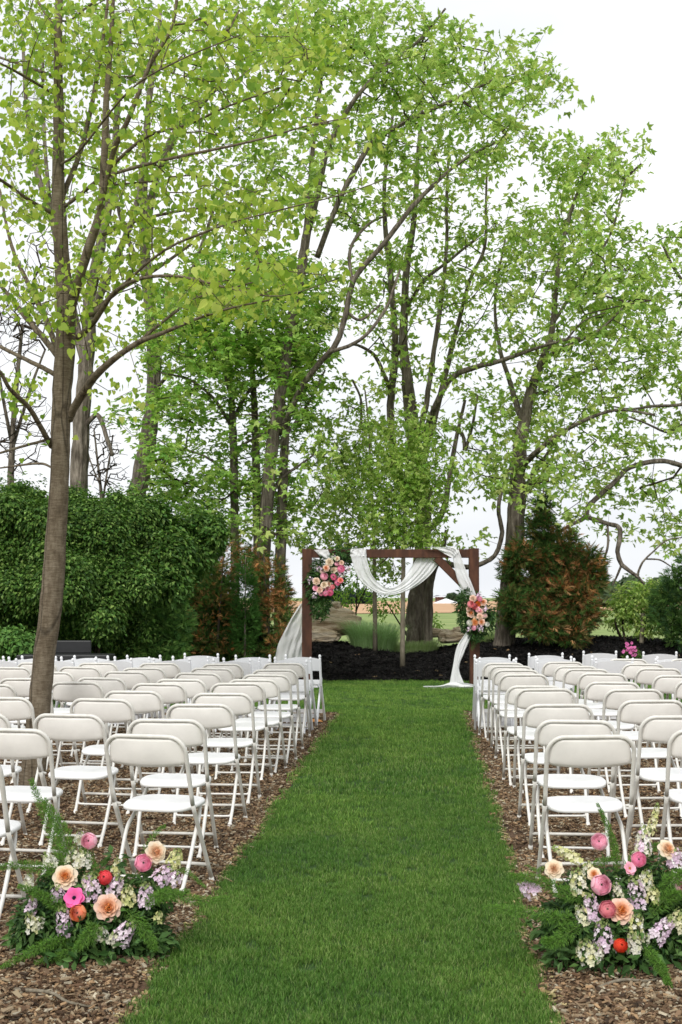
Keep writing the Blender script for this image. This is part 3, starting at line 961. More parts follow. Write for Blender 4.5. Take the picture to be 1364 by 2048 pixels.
def leaves_at(targets, per, spread, size, cols, lobed=True, droop=0.5, flat=0.6, ends=None, wide=0.9):
    T = np.repeat(np.array(targets), per, axis=0); n = len(T)
    off = rng.normal(0, 1, (n, 3)) * spread * np.array([1, 1, 0.75])
    pos = T + off
    nrm_ = norm(rng.normal(0, 1, (n, 3)) * (1 - flat) + np.array([0, 0, 1.0]) * flat)
    d = norm(off * np.array([1, 1, .3]) + rng.normal(0, spread * .7, (n, 3))) - np.array([0, 0, droop])
    L = rng.uniform(0.7, 1.25, n) * size
    col = palette(n, cols)
    if lobed: return lobed_arrays(pos, nrm_, norm(d), L, L * wide, col)
    return leaf_arrays(pos, nrm_, norm(d), L, L * wide, col, 0.12)

def build_tree(name, label, trunk, limbs, D, blobs, thick, cols, per=14, spread=0.22, size=0.11, group=None, cat='tree',
               bark='bark_far', lobed=True, wide=0.9, flat=0.55, droop=0.4, bare=None, rbase=0.0042, skip=0.0, trunks=None, dens=.78):
    s0 = limb_points(trunk, D, True, .88)
    base = s0[0, :3].copy(); base[2] = 0.0
    root = empty(name, tuple(base), label, cat, group)
    skel = []
    link('trunk', limb_mesh(s0, 14, 0.05), M[bark], root, False)
    cut = int(len(s0) * skip)
    skel += list(s0[cut:, :3])
    for L_ in (trunks or []):
        s = limb_points(L_, D, True)
        link('trunk', limb_mesh(s, 12, 0.05), M[bark], root, False); skel += list(s[int(len(s) * .35):, :3])
    for L_ in limbs:
        s = limb_points(L_, D, thin=.84)
        link('branch', limb_mesh(s, 8, 0.06), M[bark], root, False); skel += list(s[2:, :3])
    T = blob_targets(blobs, D, thick)
    spread *= .60; size *= 1.16; per = int(per * .95); T = [t for t in T if random.random() < dens * .64]
    a, b, ca, _ = grow(skel, T)
    o = link('twigs', twig_mesh(a, b, ca, rbase, .5), M['bark_twig'], root, False); tag(o, kind='stuff')
    V, Q, C = leaves_at(T, per, spread, size, cols, lobed, droop, flat, wide=wide)
    # a second, looser set of leaves along the twigs themselves
    m = (a + b) / 2
    pick = rng.random(len(m)) < 0.6
    V2, Q2, C2 = leaves_at(m[pick], max(2, per // 4), spread * .8, size * .95, cols, lobed, droop, flat, wide=wide)
    me = make_mesh('crown', np.concatenate([V, V2]), [np.concatenate([Q, Q2 + len(V)])], False, np.concatenate([C, C2]))
    o = link('crown', me, M['leaf'], root, False); tag(o, kind='stuff')
    return root

MAPLE = [(0.38, 0.53, 0.13), (0.45, 0.59, 0.16), (0.24, 0.38, 0.085), (0.53, 0.64, 0.21), (0.34, 0.49, 0.12)]
MAPLE_Y = [(0.34, 0.50, 0.10), (0.40, 0.54, 0.13), (0.27, 0.44, 0.08), (0.44, 0.57, 0.17), (0.30, 0.43, 0.10)]
DEEP = [(0.28, 0.48, 0.10), (0.35, 0.55, 0.12), (0.20, 0.37, 0.075), (0.42, 0.59, 0.15)]
G_TREE = 'tall trees behind the mulch bank'

# two old trunks behind the hedge
build_tree('maple_tree', 'thick furrowed trunk rising behind the hedge just beside the near linden trunk',
    [(150, 1150, 44), (156, 1000, 42), (160, 900, 39), (167, 800, 36), (176, 690, 33), (180, 600, 28), (205, 470, 22), (225, 360, 18), (235, 200, 14), (240, 40, 8)],
    [[(172, 740, 22), (140, 600, 22, .3), (110, 460, 17, .5), (70, 330, 14, .6), (52, 200, 10, .6), (45, 60, 7, .6)],
     [(178, 640, 20), (240, 500, 16, -.5), (275, 400, 14, -.8), (300, 200, 11, -1), (322, 20, 7, -1)],
     [(180, 600, 14), (120, 520, 12, .4), (90, 300, 9, .6), (85, 80, 6, .8)],
     [(165, 860, 12), (195, 830, 12, -.2), (215, 880, 10, -.4), (225, 912, 8, -.4)]],
    25.5, [(100, 90, 150, 110, 130), (330, 70, 200, 100, 160), (320, 280, 180, 110, 110), (90, 320, 110, 110, 80), (520, 180, 110, 130, 110), (150, 520, 90, 70, 30), (240, 720, 60, 50, 14)],
    1.6, MAPLE_Y, 12, 0.26, 0.105, G_TREE, skip=.5, dens=.5)
build_tree('maple_tree', 'leaning furrowed trunk with a snapped-off limb, behind the hedge',
    [(255, 1080, 44), (272, 1000, 42), (293, 900, 39), (303, 830, 36), (309, 740, 31), (301, 630, 28), (291, 520, 24), (288, 380, 18), (296, 220, 14), (308, 60, 8)],
    [[(290, 500, 14), (300, 400, 15, -.2), (335, 305, 15, -.4), (380, 235, 14, -.5), (444, 163, 12, -.5)],
     [(296, 450, 10), (330, 300, 10, .4), (375, 225, 9, .4)],
     [(305, 700, 14), (350, 620, 12, -.5), (400, 500, 9, -.8), (440, 380, 6, -1)],
     [(292, 560, 12), (240, 430, 10, .5), (215, 250, 7, .7)],
     [(309, 780, 10), (345, 745, 9, -.5), (400, 720, 7, -.7), (430, 705, 5, -.9)]],
    27, [(440, 260, 120, 110, 70), (300, 120, 120, 100, 60), (420, 480, 100, 80, 60), (330, 680, 60, 60, 18), (520, 60, 120, 60, 70)],
    1.5, MAPLE, 12, 0.26, 0.11, G_TREE, skip=.5, dens=.6)
# dense bright maple in the middle left
build_tree('maple_tree', 'slender dark-stemmed maple with the densest layered green foliage, left of the arch',
    [(470, 1180, 20), (469, 1050, 19), (468, 950, 19), (466, 870, 18), (463, 800, 14), (457, 740, 10), (450, 650, 7)],
    [[(466, 860, 9), (430, 800, 8, -.3), (380, 760, 6, -.6), (320, 745, 4, -.8)],
     [(468, 960, 8), (430, 925, 7, .2), (390, 905, 5, .3), (340, 895, 4, .4)],
     [(466, 840, 9), (500, 780, 8, .3), (560, 740, 6, .5), (620, 715, 4, .8)],
     [(463, 800, 8), (440, 720, 7, -.2), (400, 640, 5, -.5)],
     [(468, 900, 7), (520, 870, 6, -.4), (570, 850, 4, -.6)],
     [(460, 770, 7), (490, 680, 6, 0), (540, 610, 5, .2)]],
    25.0, [(410, 610, 130, 60, 120), (560, 640, 110, 70, 130), (380, 700, 120, 50, 90), (500, 720, 130, 60, 120), (600, 740, 80, 50, 60), (420, 810, 120, 45, 60), (590, 830, 60, 50, 30), (350, 890, 100, 40, 28), (330, 1010, 110, 50, 50), (470, 960, 90, 50, 30), (600, 560, 60, 50, 40), (430, 1050, 90, 35, 24), (480, 540, 110, 45, 60), (360, 800, 70, 50, 26), (370, 950, 80, 50, 26), (240, 850, 40, 40, 6), (520, 880, 80, 60, 36), (400, 990, 90, 50, 36), (560, 1000, 70, 50, 30)],
    1.1, DEEP + MAPLE[:3], 16, 0.22, 0.10, G_TREE, skip=.4, flat=.7, dens=1.28)
# tall maple left of centre with several stems
build_tree('maple_tree', 'tall forked maple with two close grey trunks left of the arch',
    [(526, 1160, 31), (531, 1060, 30), (541, 920, 30), (552, 845, 29), (566, 760, 27), (582, 650, 25), (600, 560, 23), (612, 480, 20), (634, 390, 16), (656, 297, 13), (700, 213, 11), (762, 140, 9), (835, 84, 7), (891, 17, 5)],
    [[(606, 500, 14), (617, 413, 13, .2), (625, 300, 11, .3), (640, 180, 8, .3), (655, 60, 6, .3)],
     [(634, 515, 14), (670, 420, 13, -.3), (712, 336, 13, -.5), (751, 280, 12, -.6), (824, 238, 10, -.8), (914, 196, 8, -1), (992, 157, 5, -1.1)],
     [(558, 870, 12), (600, 780, 14, -.5), (640, 725, 14, -.8), (671, 690, 14, -1), (690, 634, 14, -1), (709, 558, 13, -1), (768, 487, 12, -1.2), (824, 414, 11, -1.3), (880, 358, 9, -1.4), (936, 314, 7, -1.5), (1014, 274, 5, -1.6)],
     [(660, 704, 10, -1), (720, 680, 9, -1.2), (770, 620, 8, -1.2), (800, 540, 6, -1)],
     [(705, 575, 9, -1), (700, 500, 8, -1), (735, 450, 7, -.8), (775, 430, 5, -.6)],
     [(690, 620, 8, -1), (720, 640, 7, -.9), (760, 610, 5, -.8)],
     [(545, 900, 9), (580, 860, 8, .3), (620, 800, 7, .5), (650, 740, 5, .6)],
     [(536, 1010, 8), (560, 960, 8, .4), (600, 930, 6, .6), (640, 900, 4, .8)]],
    24, [(640, 60, 130, 80, 130), (760, 90, 140, 100, 150), (880, 150, 120, 110, 130), (995, 200, 90, 80, 80), (1050, 110, 50, 60, 30), (1110, 180, 40, 30, 14), (700, 240, 140, 80, 110), (880, 300, 130, 70, 90), (640, 420, 100, 60, 50), (1040, 290, 60, 40, 30), (760, 400, 90, 60, 34), (640, 600, 90, 60, 40), (600, 950, 90, 70, 50), (560, 1060, 60, 40, 24), (560, 330, 70, 70, 50)],
    1.4, MAPLE, 12, 0.23, 0.105, G_TREE, skip=.55,
    trunks=[[(560, 1160, 22, .6), (563, 1060, 22, .6), (566, 960, 19, .6), (572, 860, 15, .6), (590, 760, 11, .8), (600, 640, 8, 1)],
            [(516, 1120, 18, 1.5), (514, 1000, 18, 1.5), (512, 900, 16, 1.5), (508, 800, 13, 1.5), (500, 650, 9, 1.5)]])
# big many-stemmed tree behind the arch
build_tree('maple_tree', 'broad old maple behind the arch whose thick bole splits into many stems',
    [(829, 1275, 42), (830, 1230, 40), (837, 1170, 38), (845, 1108, 38), (849, 1046, 34), (840, 960, 34), (828, 880, 34), (820, 820, 31), (815, 760, 26), (806, 685, 21), (810, 600, 18), (814, 527, 16), (829, 432, 13), (835, 320, 10), (845, 200, 7), (850, 90, 5)],
    [[(838, 1000, 18), (800, 960, 18, .2), (786, 888, 19, .3), (781, 811, 20, .3), (788, 740, 19, .3), (791, 685, 18, .3), (785, 600, 16, .3), (779, 527, 15, .3), (769, 432, 12, .3), (772, 330, 9, .3), (790, 200, 6, .3)],
     [(848, 1060, 20), (872, 1046, 16, -.2), (890, 1010, 15, -.3), (898, 960, 13, -.3), (912, 880, 10, -.3), (930, 800, 7, -.3)],
     [(838, 930, 16), (860, 870, 15, .2), (878, 800, 14, .3), (893, 740, 13, .3), (905, 690, 12, .3), (918, 640, 11, .3), (940, 560, 9, .3), (969, 495, 8, .3), (972, 400, 6, .3), (975, 280, 4, .3)],
     [(832, 880, 14), (850, 824, 14, -.4), (861, 748, 13, -.5), (880, 622, 12, -.6), (893, 495, 9, -.6), (893, 400, 8, -.6), (900, 260, 5, -.6)],
     [(845, 880, 16), (874, 805, 15, -.8), (905, 755, 14, -1.1), (950, 735, 13, -1.4), (1000, 722, 11, -1.6), (1057, 702, 9, -1.8), (1133, 679, 7, -2), (1200, 675, 4, -2.1)],
     [(862, 1118, 16), (905, 1130, 14, -1), (940, 1134, 12, -1.2), (975, 1122, 11, -1.4), (994, 1104, 11, -1.4), (1004, 1064, 11, -1.4), (997, 1020, 10, -1.4), (1005, 976, 8, -1.4), (1028, 923, 6, -1.4), (1050, 880, 4, -1.4)],
     [(781, 780, 10), (755, 720, 9, -.4), (735, 700, 8, -.6), (700, 690, 6, -.8), (650, 720, 4, -1)],
     [(810, 620, 9), (850, 560, 9, -.4), (900, 520, 7, -.6), (960, 470, 5, -.8)],
     [(786, 880, 9), (760, 850, 8, -.3), (725, 860, 7, -.3), (722, 800, 6, -.4), (705, 760, 5, -.4)],
     [(893, 850, 8, .3), (925, 870, 9, .1), (930, 900, 9, 0), (945, 850, 7, 0), (955, 790, 5, 0)],
     [(1133, 679, 6, -2), (1170, 640, 4, -2.2), (1230, 620, 3, -2.3)]],
    27, [(740, 560, 90, 80, 60), (860, 500, 110, 90, 70), (960, 560, 110, 110, 95), (760, 700, 80, 80, 40), (900, 680, 100, 80, 45), (700, 830, 90, 70, 50), (660, 980, 80, 70, 50), (700, 1050, 70, 50, 35), (960, 850, 90, 70, 50), (970, 960, 60, 50, 28), (930, 1095, 60, 24, 12), (880, 800, 70, 60, 28), (860, 380, 100, 60, 46), (970, 400, 90, 80, 60), (840, 600, 80, 60, 30), (1050, 470, 60, 60, 36), (640, 870, 60, 60, 28)],
    1.5, MAPLE, 11, 0.23, 0.105, G_TREE, skip=.5,
    trunks=[[(855, 1275, 21, -.3), (856, 1230, 20, -.3), (858, 1180, 17, -.3), (868, 1140, 12, -.3), (884, 1108, 9, -.3), (893, 1060, 7, -.3)]])
# right-hand tree above the browned conifer
build_tree('maple_tree', 'leaning maple whose trunk stands behind the browned conifer',
    [(1006, 1300, 50), (1012, 1240, 47), (1020, 1170, 45), (1030, 1060, 42), (1035, 960, 36), (1042, 880, 31), (1060, 790, 24), (1083, 725, 19), (1102, 672, 15), (1110, 600, 12), (1122, 500, 10), (1150, 400, 8), (1185, 310, 5)],
    [[(1045, 840, 18), (1030, 800, 15, .4), (1019, 760, 12, .6), (1000, 700, 10, .7), (990, 600, 7, .8), (1010, 480, 5, .8)],
     [(1083, 720, 12), (1140, 690, 10, -.8), (1200, 660, 7, -1.2), (1260, 600, 5, -1.4)],
     [(1104, 650, 9), (1160, 560, 8, -.3), (1220, 470, 6, -.5), (1250, 360, 4, -.5)],
     [(1036, 940, 16), (1090, 890, 13, -1), (1150, 850, 10, -1.4), (1230, 820, 8, -1.8), (1310, 830, 6, -2)],
     [(1034, 1000, 14), (1080, 930, 10, .8), (1120, 870, 7, 1.2)],
     [(1060, 790, 10), (1100, 780, 8, .5), (1180, 740, 6, .8), (1260, 740, 4, 1)]],
    26, [(1180, 390, 80, 100, 110), (1240, 320, 45, 50, 34), (1140, 330, 60, 60, 40), (1120, 500, 110, 90, 110), (1230, 540, 100, 100, 120), (1100, 640, 110, 80, 90), (1240, 690, 110, 90, 100), (1060, 790, 100, 80, 60), (1150, 800, 100, 70, 60), (1050, 930, 90, 80, 60), (1180, 900, 110, 60, 50), (1110, 1000, 70, 60, 36), (1290, 600, 60, 70, 44)],
    1.4, MAPLE, 12, 0.24, 0.11, G_TREE, skip=.5)
build_tree('maple_tree', 'tree standing beyond the frame whose crooked low bough reaches in over the shrub',
    [(1440, 1300, 50), (1432, 1100, 44), (1428, 930, 38), (1430, 780, 32), (1440, 600, 24), (1450, 400, 16)],
    [[(1428, 960, 18), (1364, 932, 13, -1), (1320, 922, 12, -1.2), (1260, 935, 12, -1.4), (1225, 968, 12, -1.5), (1200, 990, 12, -1.6), (1178, 1012, 13, -1.7), (1170, 1034, 12, -1.7), (1146, 1048, 9, -1.7), (1118, 1063, 7, -1.6)],
     [(1172, 1034, 11, -1.7), (1212, 1046, 10, -1.9), (1237, 1054, 11, -2), (1240, 1075, 11, -2), (1235, 1104, 11, -2), (1243, 1128, 11, -2), (1262, 1144, 9, -2), (1276, 1154, 7, -2), (1289, 1169, 4, -2)],
     [(1215, 1048, 6, -1.9), (1216, 1090, 6, -1.9), (1206, 1124, 5, -1.8)],
     [(1243, 1130, 6, -2), (1232, 1156, 5, -1.9), (1224, 1172, 4, -1.9)],
     [(1274, 1152, 6, -2), (1285, 1125, 5, -2.1), (1310, 1100, 4, -2.2), (1335, 1080, 3, -2.2), (1364, 1075, 3, -2.2)],
     [(1291, 1118, 4, -2.1), (1320, 1120, 4, -2.1), (1345, 1135, 3, -2)],
     [(1430, 790, 12), (1364, 809, 8, -.8), (1310, 812, 7, -1.2), (1260, 818, 5, -1.6), (1210, 810, 3, -1.8)],
     [(1430, 830, 12), (1364, 850, 8, -.3), (1340, 866, 6, -.5), (1290, 846, 5, -.8), (1240, 826, 3, -1)],
     [(1440, 620, 12), (1364, 560, 8, -.5), (1320, 480, 5, -.8)], [(1432, 760, 14), (1520, 640, 11, .4), (1580, 520, 7, .6)], [(1445, 500, 12), (1480, 380, 9, .3), (1500, 250, 6, .3)]],
    27.5, [(1340, 540, 60, 90, 60), (1330, 720, 70, 80, 60), (1290, 860, 80, 50, 34), (1240, 980, 80, 45, 26), (1300, 1040, 70, 40, 22), (1200, 1060, 50, 24, 8), (1330, 940, 50, 60, 16), (1345, 1090, 40, 30, 8), (1500, 500, 120, 220, 160), (1470, 780, 120, 120, 70), (1600, 650, 120, 160, 70)],
    1.0, MAPLE, 11, 0.22, 0.11, G_TREE, skip=.5)
# bare fine-twigged trees behind the hedge
def bare_tree(label, trunk, limbs, D, blobs, thick):
    s0 = limb_points(trunk, D, True)
    base = s0[0, :3].copy(); base[2] = 0
    root = empty('bare_tree', tuple(base), label, 'tree', 'leafless trees behind the hedge')
    link('trunk', limb_mesh(s0, 8, .05), M['bark_far'], root, False)
    skel = list(s0[len(s0) // 2:, :3])
    for L_ in limbs:
        s = limb_points(L_, D); link('branch', limb_mesh(s, 6, .06), M['bark_far'], root, False); skel += list(s[:, :3])
    a, b, ca, _ = grow(skel, blob_targets(blobs, D, thick), .2)
    tag(link('twigs', twig_mesh(a, b, ca, .006, .42), M['bark_twig'], root, False), kind='stuff')
bare_tree('small leafless tree showing fine twigs at the left edge above the hedge', [(20, 1150, 16), (22, 950, 14), (30, 800, 10), (45, 650, 7)],
          [[(24, 900, 8), (60, 780, 6, .4), (90, 700, 4, .6)], [(22, 880, 8), (0, 760, 6, -.3), (-10, 640, 4, -.5)]], 29, [(40, 640, 60, 90, 260), (50, 850, 60, 100, 200), (100, 500, 50, 60, 60)], .8)
bare_tree('leafless upright shrub-like tree between the two old trunks', [(205, 1120, 8), (203, 1000, 7), (196, 930, 5), (188, 860, 3)],
          [[(204, 1010, 5), (215, 940, 4, .2), (226, 870, 3, .3)], [(204, 980, 4), (180, 920, 3), (170, 870, 2)]], 28, [(205, 890, 34, 60, 120), (190, 960, 40, 40, 60), (235, 930, 30, 50, 60)], .4)

# young trees standing in the mulch bank
def sapling(label, trunk, limbs, D, blobs, thick, cols, per=12):
    s0 = limb_points(trunk, D)
    b = s0[0].copy(); b[2] = berm(b[0], b[1]) - 0.02
    s0 = np.vstack([b, s0]); s0[0, 3] *= 1.15
    root = empty('young_tree', (b[0], b[1], b[2]), label, 'tree', 'young trees in the mulch bank')
    link('trunk', limb_mesh(s0, 9, .03), M['bark_pale'], root, False)
    skel = list(s0[len(s0) // 2:, :3])
    for L_ in limbs:
        s = limb_points(L_, D); link('branch', limb_mesh(s, 6, .05), M['bark_pale'], root, False); skel += list(s[:, :3])
    T = blob_targets(blobs, D, thick); a, b_, ca, _ = grow(skel, T)
    tag(link('twigs', twig_mesh(a, b_, ca, .003, .42), M['bark_twig'], root, False), kind='stuff')
    V, Q, C = leaves_at(T, per, .13, .085, cols, True, .4, .5)
    tag(link('crown', make_mesh('crown', V, [Q], False, C), M['leaf'], root, False), kind='stuff')
sapling('pale young tree with yellow-green crown, its stem seen through the middle of the arch',
        [(805, 1300, 10), (806, 1190, 9), (807, 1100, 8), (810, 1000, 6), (814, 900, 4), (818, 850, 3)],
        [[(807, 1110, 5), (780, 1060, 4, .2), (765, 1010, 3, .3)], [(808, 1080, 5), (850, 1010, 4, -.2), (880, 950, 3, -.3)], [(810, 1020, 4), (790, 950, 3), (775, 890, 2)]],
        24.6, [(812, 890, 60, 60, 70), (850, 950, 70, 60, 80), (780, 970, 60, 60, 70), (820, 1030, 80, 50, 80), (770, 1070, 60, 30, 30), (850, 1080, 60, 25, 20)], .45, MAPLE_Y)
sapling('second young tree, slimmer, between the flower-dressed corner and the arch middle',
        [(750, 1240, 9), (749, 1150, 8), (747, 1050, 7), (742, 960, 5), (738, 860, 4), (730, 780, 3)],
        [[(748, 1100, 4), (720, 1050, 3, .2), (690, 1020, 2, .3)], [(748, 1140, 4), (780, 1110, 3, -.2), (800, 1090, 2)]],
        26.2, [(700, 1000, 70, 60, 60), (745, 900, 50, 70, 50), (760, 1140, 40, 30, 20), (650, 1080, 60, 30, 24), (690, 920, 50, 50, 30)], .5, MAPLE)

# ---------------------------------------------------------------- near linden tree with large leaves
def heart_leaf_mesh(kind):
    """heart-shaped leaf, folded along its midrib, with a stalk"""
    out_ = [(0, 0), (.30, -.10), (.50, .12), (.46, .42), (.26, .74), (0, 1.06)]
    V = [(0, 0, 0), (0, .35, -.02), (0, .7, -.03), (0, 1.06, -.12)]
    Vr = [(.30, -.10, .06), (.50, .14, .10), (.45, .44, .08), (.25, .76, .02)]
    for sg in (1, -1):
        for x, y, z in Vr: V.append((x * sg, y, z + random.uniform(-.03, .03) - (0.10 * y if kind else 0)))
    T = []
    for o_, fl in ((4, 0), (8, 1)):
        t = [(0, o_, o_ + 1), (0, o_ + 1, 1), (1, o_ + 1, o_ + 2), (1, o_ + 2, 2), (2, o_ + 2, o_ + 3), (2, o_ + 3, 3)]
        T += [tuple(reversed(q)) if fl else q for q in t]
    V += [(-.012, -.45, .02), (.012, -.45, .02), (0, .02, 0)]
    T.append((12, 13, 14))
    return np.array(V), np.array(T)
HL = [heart_leaf_mesh(i % 2) for i in range(4)]
def basis(nrm_, d):
    d = norm(d - nrm_ * (nrm_ @ d)); s = np.cross(d, nrm_)
    return np.stack([s, d, nrm_], axis=1)
LD = 10.4
s0 = limb_points([(64, 1578, 50), (72, 1490, 47), (80, 1400, 44), (90, 1300, 43), (103, 1200, 44), (110, 1100, 42), (117, 1000, 39), (121, 900, 38), (123, 800, 38), (130, 700, 40), (132, 620, 36), (123, 500, 30), (117, 400, 27), (117, 300, 23), (117, 200, 20), (116, 100, 17), (118, 0, 15), (120, -150, 11)], LD)
b0 = s0[0].copy(); b0[2] = -0.02
s0 = np.vstack([b0, s0]); s0[0, 3] *= 1.1
linden = empty('linden_tree', (b0[0], b0[1], 0), 'near linden with smooth leaning trunk growing up through the chair rows', 'tree')
link('trunk', limb_mesh(s0, 18, 0.025), M['bark_near'], linden, False)
NL = [
 [(136, 690, 26), (145, 600, 26, -.2), (170, 520, 24, -.4), (200, 420, 21, -.5), (208, 330, 19, -.5), (213, 200, 16, -.5), (222, 80, 12, -.5), (230, -80, 9, -.5)],
 [(200, 425, 14, -.5), (225, 310, 14, -.7), (260, 230, 13, -.9), (300, 130, 11, -1), (345, 50, 9, -1.1), (358, -60, 7, -1.2)],
 [(122, 400, 14), (159, 308, 13, .3), (180, 226, 12, .4), (198, 128, 10, .5), (213, 26, 8, .5), (220, -60, 6, .5)],
 [(138, 840, 20), (150, 812, 20, -.1), (169, 783, 21, -.3), (195, 747, 19, -.5), (231, 716, 16, -.8), (277, 685, 14, -1), (328, 665, 11, -1.3), (390, 639, 8, -1.6), (462, 616, 6, -1.9), (540, 600, 4, -2.1)],
 [(277, 685, 9, -1), (318, 649, 8, -.9), (359, 618, 7, -.9), (400, 588, 5, -.9), (450, 540, 4, -.8)],
 [(154, 675, 14, -.1), (180, 654, 14, -.3), (205, 618, 13, -.5), (231, 583, 11, -.7), (282, 557, 9, -1), (359, 553, 7, -1.4), (462, 577, 5, -1.8), (560, 592, 3, -2.2), (680, 556, 2.5, -2.5)],
 [(180, 630, 11, -.3), (240, 580, 10, .1), (308, 541, 9, .4), (380, 490, 7, .6), (450, 440, 5, .8), (520, 400, 4, 1)],
 [(205, 354, 9, -.5), (277, 333, 9, -1), (359, 313, 8, -1.5), (462, 292, 7, -1.9), (544, 272, 5, -2.2), (616, 251, 4, -2.5), (700, 235, 3, -2.7)],
 [(128, 415, 9), (190, 364, 9, -.3), (287, 277, 8, -.6), (370, 251, 7, -.8), (462, 210, 5, -1), (565, 174, 4, -1.2)],
 [(205, 470, 9, -.4), (280, 440, 8, 0), (370, 420, 7, .2), (470, 410, 5, .4), (560, 400, 4, .5)],
 [(231, 583, 7, -.7), (330, 500, 6, -1.2), (450, 450, 5, -1.8), (560, 420, 4, -2.2), (680, 390, 3, -2.6), (790, 352, 2.5, -3)],
 [(110, 749, 13), (85, 735, 12, .1), (62, 724, 11, .2), (0, 693, 9, .4), (-60, 660, 7, .6)],
 [(103, 893, 14), (82, 855, 13, -.2), (56, 813, 12, -.4), (20, 778, 10, -.6), (0, 744, 9, -.7), (-40, 700, 6, -.9)],
 [(100, 878, 7), (62, 888, 7, -.3), (0, 906, 6, -.7)],
 [(106, 936, 6), (77, 927, 6, .2), (0, 936, 4, .5)],
 [(120, 718, 16), (82, 670, 15, .3), (51, 634, 13, .5), (15, 588, 10, .7), (-20, 545, 8, .9)],
 [(114, 705, 15, .2), (97, 650, 15, .5), (56, 567, 12, .9), (30, 511, 10, 1.1), (15, 460, 8, 1.2), (0, 380, 6, 1.3)],
 [(106, 428, 9), (51, 395, 9, -.3), (0, 359, 8, -.6), (-40, 340, 6, -.8)],
 [(108, 152, 7), (62, 136, 7, .3), (0, 115, 6, .5)],
 [(108, 188, 7), (51, 154, 7, -.3), (0, 126, 5, -.6)],
 [(112, 40, 8), (140, 40, 4), (180, 10, 6, -.4), (240, -30, 5, -.6)] ,
 [(113, 60, 7), (80, 10, 7, .3), (55, -40, 6, .4)],
 [(120, 330, 6), (160, 300, 6, -.6), (260, 180, 5, -1.2), (360, 120, 4, -1.7), (480, 70, 3, -2.1)],
]
skel = []
for L_ in NL:
    s = limb_points(L_, LD, thin=.82)
    link('branch', limb_mesh(s, 8, .04), M['bark_near'], linden, False); skel += list(s[2:, :3])
skel += list(s0[60:, :3])
nb = [(60, 60, 80, 90, 40), (220, 70, 130, 80, 60), (420, 90, 150, 80, 70, -.6), (380, 210, 170, 80, 70, -.8), (140, 230, 120, 110, 50), (560, 150, 90, 90, 40, -1), (330, 400, 170, 70, 75, -.6), (480, 430, 110, 70, 60, -.6),
      (520, 560, 90, 45, 40, -1.6), (410, 590, 110, 40, 44, -1.4), (200, 560, 110, 60, 44), (110, 590, 90, 50, 26), (40, 300, 60, 110, 30), (40, 540, 50, 60, 16), (250, 780, 50, 24, 8, -.6), (150, 650, 50, 30, 10), (600, 80, 60, 60, 20, -1), (620, 240, 60, 25, 14, -2.2),
      (690, 300, 40, 20, 4, -2.4), (770, 352, 22, 6, 3, -2.9), (650, 552, 30, 8, 4, -2.4), (40, 770, 40, 30, 10), (200, 690, 60, 24, 10, -.4), (60, 890, 50, 14, 4), (280, 480, 100, 50, 30, -.3), (360, 690, 50, 24, 8, -1.2), (60, 430, 60, 40, 16), (250, 300, 100, 70, 30)]
T = np.array([t for t in blob_targets(nb, LD, .55) if random.random() < .68])
a, b, ca, _ = grow(skel, T, .12)
tag(link('twigs', twig_mesh(a, b, ca, .0022, .45, .02, 4), M['bark_near'], linden, False), kind='stuff')
NEARC = [(0.32, 0.46, 0.07), (0.40, 0.51, 0.09), (0.24, 0.38, 0.06), (0.50, 0.58, 0.15), (0.17, 0.29, 0.05), (0.35, 0.48, 0.09), (0.45, 0.56, 0.11)]
pos = []
for t in T:
    for _ in range(random.randint(9, 15)):
        pos.append(t + rng.normal(0, 1, 3) * np.array([.13, .13, .065]))
for m in ((a + b) / 2)[rng.random(len(a)) < .7]:
    for _ in range(2): pos.append(m + rng.normal(0, .09, 3))
pos = np.array(pos)
order = np.argsort(np.linalg.norm(pos - np.array([0, 0, HC]), axis=1))
Vs, Ts, Cs = [], [], []; n0 = 0; single = 0
leaf_meshes = []
for cidx in range(12):
    Vv, Tt = HL[cidx % 4]
    c = np.array(NEARC[cidx % len(NEARC)]) * random.uniform(.9, 1.1)
    leaf_meshes.append(make_mesh('leaf', Vv, [Tt], True, np.tile(c, (len(Vv), 1))))
    leaf_meshes[-1].materials.append(M['leaf_near'])
crown_e = empty('crown'); crown_e.parent = linden
for j in order:
    p = pos[j]
    size = random.uniform(.026, .052) if random.random() < .9 else random.uniform(.052, .076)
    d = norm(np.array([random.gauss(0, .6), random.gauss(0, .6), -1.0 + random.gauss(0, .45)]))
    nr = norm(np.array([random.gauss(0, .7), random.gauss(0, .7) - .35, random.gauss(.35, .45)]))
    Bm = basis(nr, d) * size
    q = cam.location
    px_ = 682 + (p[0]) / p[1] * F; py_ = 1195 - (p[2] - HC) / p[1] * F
    if single < 300 and -5 < px_ < 900 and py_ > -10:
        single += 1
        o = bpy.data.objects.new('leaf', random.choice(leaf_meshes)); COL.objects.link(o)
        o.parent = crown_e
        mt = Matrix([[*Bm[0], p[0] - b0[0]], [*Bm[1], p[1] - b0[1]], [*Bm[2], p[2]], [0, 0, 0, 1]])
        o.matrix_local = mt
        continue
    Vv, Tt = random.choice(HL)
    V = Vv @ Bm.T + p
    Vs.append(V); Ts.append(Tt + n0); n0 += len(V)
    c = np.array(random.choice(NEARC)) * random.uniform(.85, 1.15)
    Cs.append(np.tile(c, (len(V), 1)))
me = make_mesh('foliage', np.concatenate(Vs), [np.concatenate(Ts)], True, np.concatenate(Cs))
tag(link('foliage', me, M['leaf_near'], crown_e, False), kind='stuff')

